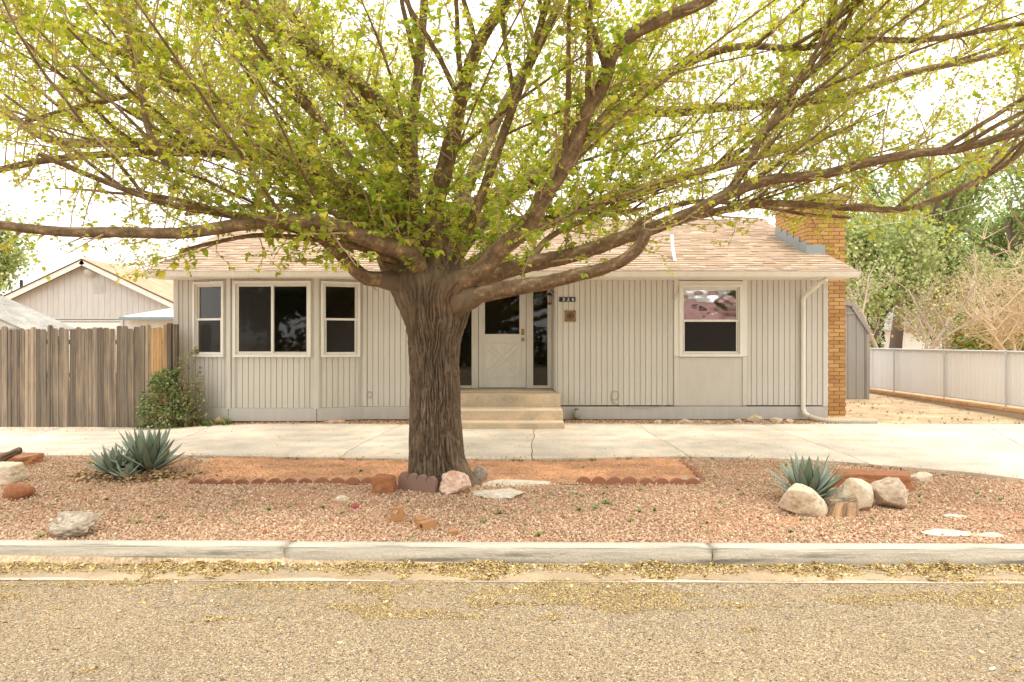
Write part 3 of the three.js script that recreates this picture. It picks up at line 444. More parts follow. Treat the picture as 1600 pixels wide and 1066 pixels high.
// roof: deck, shingle courses, gutter, soffit
{
  const x0 = -6.42, x1 = 6.06, e = [11.93, 2.875], rd = [16.6, 4.61], sl = Math.hypot(rd[0] - e[0], rd[1] - e[1]), an = Math.atan2(rd[1] - e[1], rd[0] - e[0]);
  const roof = holder(house, 'roof');
  const deck = (s) => { const g = bx(x1 - x0, 0.1, sl, 0, -0.055, -sl / 2, 0); g.rotateX(an); if (s < 0) g.rotateY(Math.PI); g.translate((x0 + x1) / 2, e[1], s > 0 ? -e[0] : -(2 * rd[0] - e[0])); return g; };
  put(roof, 'roof_deck', deck(1), M.gutter); put(roof, 'roof_deck', deck(-1), M.roofFar);
  const r = RNG(11), P = [], N = [], C = [], UV = [], I = [], nC = 36, ex = sl / nC, up = new V3(0, Math.sin(an), -Math.cos(an)), nn = new V3(0, Math.cos(an), Math.sin(an));
  const pal = [[0.60, 0.44, 0.305], [0.63, 0.47, 0.335], [0.56, 0.405, 0.28], [0.66, 0.52, 0.385], [0.60, 0.425, 0.29], [0.53, 0.38, 0.265]];
  for (let c = 0; c < nC; c++) {
    let x = x0 - r() * 0.2; while (x < x1) {
      const w = 0.11 + 0.2 * r(), a = Math.max(x, x0), b = Math.min(x + w, x1); x += w; if (b - a < 0.02) continue;
      const thick = (r() < 0.45 ? 0.013 : 0.006) + 0.002 * r(), low = -0.012 - (c ? 0.012 * r() : 0.0), col = pick(pal, r), k = 0.86 + 0.28 * r(), s0 = c * ex + low, s1 = c * ex + ex * 1.15, base = P.length / 3;
      for (const [xx, s, h] of [[a, s0, 0.008], [b - 0.003, s0, 0.008], [a, s0, 0.008 + thick], [b - 0.003, s0, 0.008 + thick], [a, s1, 0.003], [b - 0.003, s1, 0.003]]) { const q = new V3(xx, e[1], -e[0]).addScaledVector(up, s).addScaledVector(nn, h); P.push(q.x, q.y, q.z); C.push(col[0] * k, col[1] * k, col[2] * k); UV.push(xx, s); }
      I.push(base, base + 1, base + 3, base, base + 3, base + 2, base + 2, base + 3, base + 5, base + 2, base + 5, base + 4, base, base + 2, base + 4, base + 1, base + 5, base + 3);
    }
  }
  let g = new THREE.BufferGeometry(); g.setAttribute('position', new THREE.Float32BufferAttribute(P, 3)); g.setAttribute('color', new THREE.Float32BufferAttribute(C, 3)); g.setAttribute('uv', new THREE.Float32BufferAttribute(UV, 2)); g.setIndex(I); g = g.toNonIndexed(); g.computeVertexNormals();
  stuff(put(roof, 'shingles', g, M.shingle));
  const cap = []; for (let x = x0; x < x1; x += 0.2) { for (const s of [1, -1]) { const w = s > 0 ? 0.06 : -0.06; const b2 = bx(0.215, 0.012, 0.15, x + 0.1, rd[1] + 0.015 - 0.03, -rd[0] + w, 0.003); b2.translate(-x - 0.1, -rd[1], rd[0]); b2.rotateX(s > 0 ? an : -an); b2.translate(x + 0.1, rd[1] + 0.012, -rd[0]); cap.push(b2); } }
  stuff(put(roof, 'ridge_cap', merge(cap), M.roofFar));
  put(roof, 'drip_edge', bb(x0, x1, 2.862, 2.884, 11.885, 11.945, 0.002), M.bronze);
  for (const x of [x0 - 0.012, x1 + 0.012]) { const q = bx(0.024, 0.14, sl, 0, -0.075, -sl / 2, 0.003); q.rotateX(an); q.translate(x, e[1], -e[0]); put(roof, 'rake_board', q, M.trim); }
  // K gutter: profile swept along the eave
  const s = new THREE.Shape([[11.93, 2.865], [11.93, 2.775], [11.855, 2.775], [11.835, 2.80], [11.828, 2.835], [11.815, 2.85], [11.815, 2.866], [11.828, 2.866], [11.828, 2.853], [11.84, 2.838], [11.848, 2.80], [11.86, 2.788], [11.917, 2.788], [11.917, 2.865]].map(([d, y]) => new THREE.Vector2(d, y)));
  const gg = new THREE.ExtrudeGeometry(s, { depth: x1 - x0 - 0.02, bevelEnabled: false }); gg.rotateY(Math.PI / 2); gg.translate(x0 + 0.01, 0, 0); planarUV(gg);
  put(roof, 'gutter', gg, M.gutter).userData.label = 'cream metal gutter along the front eave';
  for (const x of [x0 + 0.02, x1 - 0.02]) put(roof, 'gutter_end_cap', bb(x - 0.003, x + 0.003, 2.777, 2.864, 11.822, 11.928, 0.001), M.gutter);
  put(roof, 'soffit', bb(x0, x1, 2.785, 2.80, 11.935, 12.59, 0), M.trim);
  put(roof, 'vent_pipe', tubeGeo([at(1050, 368, 13.1), at(1051, 385, 12.9), at(1054, 404, 12.65), at(1056, 416, 12.55)], 0.03, 12, 10), M.white).userData.label = 'leaning white vent pipe on the roof';
}
// chimney of single bricks
{
  const ch = holder(house, 'chimney'), r = RNG(5), X0 = 5.68, X1 = 6.44, D0 = 13.15, D1 = 14.75, Y0 = 0.1, Y1 = 4.5, bh = 0.064, jt = 0.011, bl = 0.2;
  ch.userData.label = 'orange tan brick chimney on the end wall';
  put(ch, 'mortar_core', bb(X0 + 0.013, X1 - 0.013, Y0, Y1 - 0.03, D0 + 0.013, D1 - 0.013, 0), std({ color: lin(0.30, 0.21, 0.13), bumpMap: M.brickRough, bumpScale: 0.006 }));
  const cols = [[0.50, 0.285, 0.105], [0.46, 0.25, 0.088], [0.54, 0.32, 0.13], [0.40, 0.205, 0.075]].map((c) => std({ color: lin(...c), bumpMap: M.brickRough, bumpScale: 0.004, roughness: 0.92 })), geos = new Map(), rest = [];
  const bg = (w, d) => { const k = w.toFixed(3) + d; if (!geos.has(k)) geos.set(k, bx(w, bh, d, 0, 0, 0, 0.004)); return geos.get(k); };
  let count = 0;
  for (let c = 0, y = Y0; y + bh < Y1 - 0.13; c++, y += bh + jt) {
    let x = X0 + (c % 2 ? -(bl + jt) / 2 : 0); const hidden = y < 2.75;
    while (x < X1 - 0.03) { const a = Math.max(x, X0), b = Math.min(x + bl, X1); x += bl + jt; if (b - a < 0.03) continue; const seen = !(hidden && b < 5.9) && y > 0.2; // bricks behind the corner of the house go to the mass
      if (seen && count < 296) { count++; put(ch, 'brick', bg(b - a, 0.09), pick(cols, r), new V3((a + b) / 2, y + bh / 2, -D0 - 0.045 + 0.003 * (r() - 0.5))); } else rest.push(bx(b - a, bh, 0.09, (a + b) / 2, y + bh / 2, -D0 - 0.045, 0)); }
    for (const X of [X0, X1]) { let d = D0 + 0.1 + (c % 2 ? 0 : (bl + jt) / 2); if (!(c % 2)) rest.push(bx(0.09, bh, (bl - jt) / 2, X === X0 ? X + 0.045 : X - 0.045, y + bh / 2, -D0 - 0.1 - bl / 4, 0)); while (d < D1 - 0.05) { const e2 = Math.min(d + bl, D1); rest.push(bx(0.09, bh, e2 - d, X === X0 ? X + 0.045 : X - 0.045, y + bh / 2, -(d + e2) / 2, 0)); d += bl + jt; } }
  }
  stuff(put(ch, 'side_bricks', merge(rest), cols[0]));
  put(ch, 'chimney_cap', bb(X0 - 0.05, X1 + 0.05, Y1 - 0.12, Y1, D0 - 0.05, D1 + 0.05, 0.01), M.step);
  put(ch, 'apron_flashing', bb(X0 - 0.02, X0 + 0.34, 3.30, 3.50, 13.115, 13.14, 0.003), M.metal);
  for (let k = 0; k < 5; k++) { const D = 13.17 + k * 0.31, y = 2.875 + (D - 11.93) * 0.3715; put(ch, 'step_flashing', bb(X0 - 0.014 - 0.003 * (k % 2), X0 - 0.004, y - 0.05, y + 0.27, D - 0.02, D + 0.3, 0.001), M.metal); }
}
// downspout
{
  const pts = [at(1291, 437, 11.9), new V3(5.46, 2.72, -12.0), new V3(5.36, 2.5, -12.48), new V3(5.345, 2.42, -12.53), new V3(5.345, 1.5, -12.53), new V3(5.345, 0.42, -12.53), new V3(5.36, 0.34, -12.5), new V3(5.43, 0.27, -12.42)];
  const b = new Buf(), q = []; for (let i = 0; i < pts.length - 1; i++) for (let k = 0; k < 6; k++) q.push(pts[i].clone().lerp(pts[i + 1], k / 6)); q.push(pts[pts.length - 1]);
  b.tube(q, q.map(() => 0.042), 10); put(house, 'downspout', b.geo(), M.gutter).userData.label = 'cream round downspout at the right end of the wall';
  for (const y of [0.75, 1.5, 2.2]) put(house, 'downspout_strap', new THREE.TorusGeometry(0.045, 0.006, 6, 20).rotateX(Math.PI / 2).translate(5.345, y, -12.53), M.gutter);
  const d = new Buf(), dp = spline([new V3(5.40, 0.29, -12.40), new V3(5.5, 0.245, -12.3), new V3(5.62, 0.235, -12.16), new V3(5.95, 0.235, -12.12), new V3(6.45, 0.232, -12.1)], 150);
  d.tube(dp, dp.map((_, k) => 0.05 + 0.006 * Math.cos(k * 1.25)), 14);
  tag(put(scene, 'drain_pipe', d.geo(true), std({ color: lin(0.52, 0.46, 0.36), roughness: 0.7 })), 'tan corrugated drain pipe lying on the ground at the downspout', 'drain pipe');
}
// front steps
{
  const s = thing('front_steps', 'three tan concrete steps up to the front door', 'steps', new V3(-0.2, 0.18, -12.2));
  const step = (x0, x1, y0, y1, D0, D1) => { const g = bb(x0, x1, y0, y1, D0, D1, 0.018), p = g.attributes.position; return put(s, 'step', g, M.step); };
  step(-1.22, 0.785, 0.05, FL - 0.002, 12.62, RD - 0.06); step(-1.27, 0.87, 0.05, 0.722, 12.2, 12.618); step(-1.27, 0.872, 0.05, 0.482, 11.65, 12.198); step(-1.28, 0.875, 0.05, 0.307, 11.32, 11.648);
}
// small things fixed to the wall
{
  const W = 12.585;
  const np = thing('number_plate', 'black house number plate with white digits', 'number plate', at(886.5, 468, W));
  put(np, 'plate', bx(0.30, 0.088, 0.012, 0, 0, 0, 0.004), M.black, at(886.5, 468, W - 0.01));
  [['3', -0.068], ['2', 0.017], ['6', 0.103]].forEach(([c, dx]) => { const g = new TextGeometry(c, { font, size: 0.058, depth: 0.003, curveSegments: 6 }); g.computeBoundingBox(); const b = g.boundingBox; g.translate(-(b.min.x + b.max.x) / 2, -(b.min.y + b.max.y) / 2, 0); put(np, 'digit', g, M.white, at(886.5, 468, W - 0.018).add(new V3(dx, 0, 0))); });
  const pl = thing('wall_plaque', 'square cast sunburst plaque below the house number', 'plaque', at(891, 494, W)), c = at(891, 494, W - 0.012);
  put(pl, 'frame', frameGeo(0.215, 0.215, 0.014, 0.014), M.brass, c); const rays = []; for (let k = 0; k < 14; k++) { const g = new THREE.TorusGeometry(0.05, 0.006, 6, 14, 1.5); g.translate(0.05, 0, 0); g.rotateZ(k / 14 * 6.283); rays.push(g); } put(pl, 'rays', merge(rays), M.brass, c); put(pl, 'hub', new THREE.SphereGeometry(0.028, 16, 10).scale(1, 1, 0.5), M.bronze, c);
  put(pl, 'back', bx(0.19, 0.19, 0.006), std({ color: lin(0.16, 0.11, 0.06) }), at(891, 494, W - 0.003));
  const q = new V3(RX1 - 0.1, 2.47, -12.75), ln = thing('wall_lantern', 'dark bronze lantern in the door recess', 'lantern', q);
  put(ln, 'mount', bx(0.02, 0.14, 0.09, 0.092, 0.06, 0), M.bronze, q); put(ln, 'arm', tubeGeo([new V3(0.085, 0.08, 0), new V3(0.03, 0.14, 0), new V3(0, 0.10, 0)], 0.008, 8, 10), M.bronze, q);
  put(ln, 'roof', new THREE.ConeGeometry(0.075, 0.07, 6).translate(0, 0.075, 0), M.bronze, q); put(ln, 'glass', new THREE.CylinderGeometry(0.055, 0.04, 0.14, 6, 1, true).translate(0, -0.03, 0), new THREE.MeshPhysicalMaterial({ color: lin(0.8, 0.75, 0.65), transmission: 0.8, roughness: 0.3, thickness: 0 }), q); put(ln, 'base', new THREE.CylinderGeometry(0.045, 0.03, 0.035, 6).translate(0, -0.115, 0), M.bronze, q);
  const cages = []; for (let k = 0; k < 6; k++) { const a = k / 6 * 6.283 + 0.52; cages.push(tubeGeo([new V3(Math.cos(a) * 0.058, 0.04, Math.sin(a) * 0.058), new V3(Math.cos(a) * 0.043, -0.1, Math.sin(a) * 0.043)], 0.004, 5)); } put(ln, 'cage', merge(cages), M.bronze, q);
  const cab = (name, pts, label, loop, cat = 'cable') => { const all = pts.slice(); const b = new Buf(), s = spline(all, 70); b.tube(s, s.map(() => 0.0055), 6); return tag(put(scene, name, b.geo(), std({ color: lin(0.42, 0.37, 0.30), roughness: 0.6 })), label, cat); };
  const loop = (u, v, r, n, D) => { const o = []; for (let k = 0; k <= n * 12; k++) { const a = k / 12 * 6.283 + 1; o.push(at(u, v, D).add(new V3(Math.cos(a) * r, Math.sin(a) * r * 1.1, 0.004 * Math.sin(k)))); } return o; };
  cab('wall_cable', [...loop(961, 618, 0.075, 1.4, 12.57), at(957, 628, 12.57), at(975, 635, 12.56), at(1000, 637.5, 12.56), at(1030, 635.5, 12.56), at(1047, 632, 12.57)], 'thin tan cable looped low on the wall right of the steps', 1);
  cab('wall_cable', [...loop(577, 617, 0.05, 2.2, 12.57), at(571, 622, 12.57), at(569, 634, 12.57)], 'small cable coil low on the wall left of the tree trunk', 1);
  cab('wall_cable', [at(1060, 437, 12.53), at(1061, 450, 12.53), at(1056, 460, 12.53), at(1051, 466, 12.54), at(1054, 468, 12.53), at(1060, 458, 12.53), at(1059, 446, 12.53)], 'loose wire dangling at the upper corner of the single window', 1);
  const fc = thing('faucet_cover', 'grey bag tied over the outdoor faucet beside the steps', 'faucet cover', at(901, 645, 12.5)), fg = new THREE.SphereGeometry(0.09, 20, 16), fp = fg.attributes.position; for (let i = 0; i < fp.count; i++) { const x = fp.getX(i), y = fp.getY(i), z = fp.getZ(i), t = clamp((0.09 - y) / 0.18), k = (0.35 + 0.75 * t) * (1 + 0.25 * fbm(x * 22, y * 14, z * 22, 3)); fp.setXYZ(i, x * k, y * 1.15, z * k); } fg.computeVertexNormals();
  put(fc, 'bag', fg, std({ color: lin(0.34, 0.33, 0.31), roughness: 0.6 }), at(901, 646, 12.5)); put(fc, 'tie', new THREE.TorusGeometry(0.036, 0.006, 6, 16).rotateX(1.57).translate(0, 0.075, 0), M.black, at(901, 646, 12.5));
}
// ---------------------------------------------------------------- fences, shed, the neighbour's garage
{
  const f = thing('wood_fence', 'weathered grey brown picket fence with a few newer yellow boards', 'fence', new V3(-9, 0.08, -12.35)), r = RNG(8), geos = [0, 1, 2].map((k) => { const w = 0.092 + 0.006 * k, s = new THREE.Shape([[-w / 2, 0], [w / 2, 0], [w / 2, 1.775], [w / 2 - 0.02, 1.8], [-w / 2 + 0.02, 1.8], [-w / 2, 1.775]].map(([x, y]) => new THREE.Vector2(x, y))), g = new THREE.ExtrudeGeometry(s, { depth: 0.016, bevelEnabled: true, bevelSize: 0.002, bevelThickness: 0.002, bevelSegments: 1 }); return g; });
  const withUV = geos.map((g) => [0, 1, 2, 3].map((k) => { const q = g.clone(), p = q.attributes.position, uv = q.attributes.uv; for (let i = 0; i < p.count; i++) uv.setXY(i, p.getX(i) * 3 + k * 0.27 + 0.15, p.getY(i) + k * 0.41); return q; }));
  const D = 12.32, base = (x) => driveTop(x, 12.2) - 0.005; let n = 0;
  for (let x = -16.6; x < -6.2; n++) {
    const newer = x > -6.58, gap = 0.001 + 0.006 * r() * r(), k = Math.floor(r() * 3), w = 0.092 + 0.006 * k; x += w + gap + 0.002;
    const m = put(f, 'picket', pick(withUV[k], r), newer ? M.newPicket : pick(M.picket, r), new V3(x - w / 2, base(x) + 0.012 * (r() - 0.5), -D + 0.006 * (r() - 0.5))); m.rotation.z = 0.016 * (r() - 0.5); m.rotation.y = 0.05 * (r() - 0.5); m.scale.y = 0.978 + 0.045 * r();
    if (newer) m.userData.label = 'newer yellow fence board';
  }
  for (const y of [0.4, 1.0, 1.6]) put(f, 'rail', bb(-16.6, -6.2, y, y + 0.085, D + 0.022, D + 0.06, 0.004), M.picket[1]);
  for (const x of [-16.4, -14.4, -12.4, -10.3, -8.3]) put(f, 'post', bb(x - 0.045, x + 0.045, -0.2, 1.75, D + 0.064, D + 0.154, 0.006), M.picket[3]);
  for (const [u, h] of [[266, 1.98], [275, 1.96]]) { const x = (u - 800) / F * 12.25; put(f, 'post', bb(x - 0.04, x + 0.04, -0.2, h, 12.2, 12.28, 0.008), M.picket[3]).userData.label = 'dark end post beside the house'; }
}
{ // metal slat fence along the right boundary on a low brick-capped wall
  const X = 9.68, z0 = 9.5, z1 = 18.4, yb = 0.43, yt = 1.43, r = RNG(18);
  const f = thing('slat_fence', 'white vertical slat fence with grey pipe rails', 'fence', new V3(X, 0.4, -14)), sg = bx(0.012, yt - yb, 0.122, 0, 0, 0, 0.004);
  for (let D = z0 + 0.05; D < z1; D += 0.128) put(f, 'slat', sg, pick(M.slat, r), new V3(X + 0.006 * (r() - 0.5), (yb + yt) / 2 + 0.006 * (r() - 0.5), -D));
  const rod = (y, ra) => tubeGeo([new V3(X - 0.03, y, -z0), new V3(X - 0.03, y, -z1)], ra, 10);
  put(f, 'top_rail', rod(yt + 0.02, 0.024), M.pipe); put(f, 'bottom_rail', rod(yb - 0.005, 0.014), M.pipe);
  for (const D of [9.5, 11.4, 13.3, 15.2, 17.2, 18.38]) put(f, 'post', tubeGeo([new V3(X - 0.055, 0.3, -D), new V3(X - 0.055, yt + 0.05, -D)], 0.019, 10), M.pipe);
  const w = thing('garden_wall', 'low concrete wall with tan brick cap under the slat fence', 'wall', new V3(X, 0.2, -14)), col = [[0.56, 0.33, 0.16], [0.52, 0.30, 0.145], [0.60, 0.37, 0.2]].map((c) => std({ color: lin(...c), bumpMap: M.brickRough, bumpScale: 0.004 }));
  put(w, 'wall_core', bb(X - 0.16, X + 0.12, 0.05, 0.31, z0, z1, 0.01), std({ color: lin(0.42, 0.34, 0.25), bumpMap: M.brickRough, bumpScale: 0.008 }));
  const cg = bx(0.3, 0.062, 0.195, 0, 0, 0, 0.005); for (let D = z0 + 0.1; D < z1; D += 0.206) put(w, 'cap_brick', cg, pick(col, r), new V3(X - 0.02 + 0.008 * (r() - 0.5), 0.343, -D)).rotation.y = 0.02 * (r() - 0.5);
}
{ // gambrel shed behind the chimney
  const s = thing('garden_shed', 'grey gambrel roofed garden shed behind the chimney', 'shed', new V3(7.6, 0.25, -17.4)), D = 16.5, x1 = (1357 - 800) / F * D, cx = x1 - 1.25, r = RNG(31), y0 = 0.26, prof = [[x1, 1.86], [x1 - 0.42, 2.5], [cx, 2.78], [2 * cx - x1 + 0.42, 2.5], [2 * cx - x1, 1.86]];
  const top = curve(prof.slice().reverse().map(([a, b]) => [a, b]));
  for (let x = 2 * cx - x1; x < x1 - 0.02; x += 0.2) { const b = Math.min(x + 0.2, x1), sh = new THREE.Shape([[x, y0], [b - 0.01, y0], [b - 0.01, top(b - 0.01)], [x, top(x)]].map(([p, q]) => new THREE.Vector2(p, q))), g = new THREE.ExtrudeGeometry(sh, { depth: 0.02, bevelEnabled: false }); planarUV(g); g.translate(0, 0, -D); put(s, 'wall_board', g, pick(M.shed, r)); }
  const body = new THREE.ExtrudeGeometry(new THREE.Shape([[2 * cx - x1, y0], [x1, y0], ...prof].map(([p, q]) => new THREE.Vector2(p, q))), { depth: 2.2, bevelEnabled: false }); planarUV(body); body.translate(0, 0, -D - 2.21); put(s, 'body', body, M.shed[0]);
  for (let k = 0; k < 4; k++) { const [ax, ay] = prof[k], [bx2, by] = prof[k + 1], L = Math.hypot(bx2 - ax, by - ay), a = Math.atan2(by - ay, bx2 - ax), g = bx(L + 0.04, 0.03, 2.34, 0, 0.02, 0, 0.004); g.rotateZ(a); g.rotateZ(0); g.translate((ax + bx2) / 2, (ay + by) / 2 + (k === 0 || k === 3 ? 0.01 : 0.015), -D - 1.1); put(s, 'roof_panel', g, M.greyShingle); const t = bx(L + 0.02, 0.07, 0.03, 0, -0.035, 0, 0.003); t.rotateZ(a); t.translate((ax + bx2) / 2, (ay + by) / 2, -D + 0.035); put(s, 'rake_trim', t, M.shedTrim); }
  put(s, 'corner_trim', bb(x1 - 0.07, x1 + 0.004, y0, 1.84, D - 0.045, D - 0.022), M.shedTrim);
  put(s, 'band', bb(x1 - 1.9, x1 - 0.36, 2.30, 2.36, D - 0.045, D - 0.022), M.shedTrim);
}
{ // the neighbour's garage
  const D = 24, ap = at(137, 405, D), sl = 0.475, hw = 4.1, g0 = thing('neighbor_garage', 'gabled grey garage behind the picket fence', 'garage', new V3(ap.x, 0.3, -28)), r = RNG(57), ey = ap.y - hw * sl, y0 = 0.2, bandY = 2.50;
  const top = (x) => ap.y - 0.16 - Math.abs(x - ap.x) * sl;
  for (let x = ap.x - hw + 0.1; x < ap.x + hw - 0.1; x += 0.2) { const b = x + 0.192, sh = new THREE.Shape([[x, bandY], [b, bandY], [b, top(b)], [x, top(x)]].map(([p, q]) => new THREE.Vector2(p, q))); if (top(x) < bandY + 0.01 || top(b) < bandY + 0.01) continue; const g = new THREE.ExtrudeGeometry(sh, { depth: 0.02, bevelEnabled: false }); planarUV(g); g.translate(0, 0, -D); put(g0, 'siding_board', g, pick(M.neighbor, r)); }
  const body = new THREE.ExtrudeGeometry(new THREE.Shape([[ap.x - hw + 0.1, y0], [ap.x + hw - 0.1, y0], [ap.x + hw - 0.1, top(ap.x + hw - 0.1)], [ap.x, ap.y - 0.16], [ap.x - hw + 0.1, top(ap.x - hw + 0.1)]].map(([p, q]) => new THREE.Vector2(p, q))), { depth: 8.9, bevelEnabled: false }); planarUV(body); body.translate(0, 0, -D - 8.92); put(g0, 'wall', body, M.neighbor[0]);
  put(g0, 'band_board', bb(ap.x - hw + 0.1, ap.x + hw - 0.1, bandY - 0.07, bandY, D - 0.045, D - 0.005), M.neighbor[1]);
  const dx0 = (91 - 800) / F * D, dx1 = (190 - 800) / F * D; put(g0, 'garage_door_frame', merge([bb(dx0 - 0.06, dx0 + 0.02, y0, 2.40, D - 0.05, D - 0.005), bb(dx1 - 0.02, dx1 + 0.06, y0, 2.40, D - 0.05, D - 0.005), bb(dx0 + 0.02, dx1 - 0.02, 2.34, 2.40, D - 0.05, D - 0.005)]), M.neighbor[1]);
  for (let k = 0; k < 4; k++) put(g0, 'garage_door_panel', bb(dx0 + 0.025, dx1 - 0.025, 0.25 + k * 0.52, 0.25 + k * 0.52 + 0.505, D - 0.03, D - 0.006), M.trim);
  for (const s of [-1, 1]) { const L = Math.hypot(hw + 0.2, (hw + 0.2) * sl), a = -s * Math.atan(sl), slab = (w, h, d, dy, z) => { const g = bx(w, h, d, 0, dy, 0, 0.004); g.rotateZ(a); g.translate(ap.x + s * (hw + 0.2) / 2, ap.y - (hw + 0.2) * sl / 2, z); return g; };
    put(g0, 'roof_plane', slab(L, 0.05, 9.6, -0.03, -D - 4.45), M.roofFar); put(g0, 'rake_board', slab(L, 0.17, 0.04, -0.145, -D + 0.33), M.trim); put(g0, 'roof_edge', slab(L, 0.025, 0.05, -0.035, -D + 0.36), M.bronze); }
  const vx = at(156, 450, D); put(g0, 'gable_vent', merge([bx(0.42, 0.36, 0.02, vx.x, vx.y, -D + 0.03, 0.003), ...[0, 1, 2, 3, 4].map((k) => bx(0.36, 0.03, 0.03, vx.x, vx.y - 0.13 + k * 0.065, -D + 0.05, 0.003).rotateX(0))]), M.neighbor[1]);
  const lp = at(140, 422, D - 0.12), yl = thing('yard_light', 'round glass yard light under the garage gable', 'light fitting', lp); put(yl, 'housing', new THREE.CylinderGeometry(0.09, 0.12, 0.16, 16).translate(0, 0.12, 0), M.metal, lp); put(yl, 'globe', new THREE.SphereGeometry(0.19, 20, 14).scale(1, 0.85, 1).translate(0, -0.08, 0), new THREE.MeshPhysicalMaterial({ color: lin(0.75, 0.73, 0.68), transmission: 0.5, roughness: 0.25, thickness: 0 }), lp); put(yl, 'bracket', tubeGeo([new V3(0, 0.17, 0), new V3(0, 0.2, -0.1), new V3(0, 0.2, -0.14)], 0.025, 8), M.metal, lp);
  const fp = at(33, 452, 24.5); tag(put(scene, 'flue_pipe', tubeGeo([at(33, 478, 24.8), at(33, 452, 24.8), at(33, 438, 24.8)], 0.055, 10), M.black), 'black flue pipe rising from the garage roof', 'flue pipe');
}
{ // white metal roof and grey shingled lean-to between fence and garage
  const a = thing('patio_cover', 'small shed with white ribbed metal roof behind the fence', 'shed', new V3(-9, 0.2, -17)), D = 16, x0 = (192 - 800) / F * D, x1 = x0 + 2.3, y = EYE - (497 - 533) / F * D;
  put(a, 'wall', bb(x0 + 0.05, x1 - 0.05, 0.15, y - 0.02, D + 0.1, D + 1.9, 0.004), M.trim);
  const sh = bx(x1 - x0, 0.04, 2.3, 0, 0, 0, 0.004); sh.rotateX(0.13); sh.translate((x0 + x1) / 2, y + 0.14, -D - 1.0); put(a, 'roof_sheet', sh, M.white);
  for (let k = 0; k < 8; k++) { const q = bx(0.03, 0.03, 2.28, 0, 0.035, 0, 0.005); q.rotateX(0.13); q.translate(x0 + 0.1 + k * 0.3, y + 0.14, -D - 1.0); put(a, 'roof_rib', q, M.white); }
  put(a, 'fascia', bb(x0 - 0.01, x1 + 0.01, y - 0.05, y + 0.02, D - 0.16, D - 0.13, 0.004), M.metal);
  const b = thing('lean_to', 'lean-to with sloping grey shingle roof behind the fence', 'shed', new V3(-14, 0.2, -18)), q = at(-14, 481, 17), s2 = bx(2.2, 0.06, 1.6, -0.35, 0, 0, 0.006); s2.rotateX(0.1); s2.rotateZ(-0.42); s2.translate(q.x + 0.3, q.y - 0.28, -17.9); put(b, 'roof', s2, M.greyShingle);
  put(b, 'wall', bb(q.x - 1.0, q.x + 0.6, 0.15, q.y - 0.5, 17.4, 18.4, 0.004), M.neighbor[0]);
}
// ---------------------------------------------------------------- the mulberry
const treeD = 7.26, tb = at(683, 757, treeD);
const tree = thing('mulberry_tree', 'large spreading tree with ridged trunk and fresh yellow green leaves', 'tree', new V3(tb.x, 0.14, -treeD));
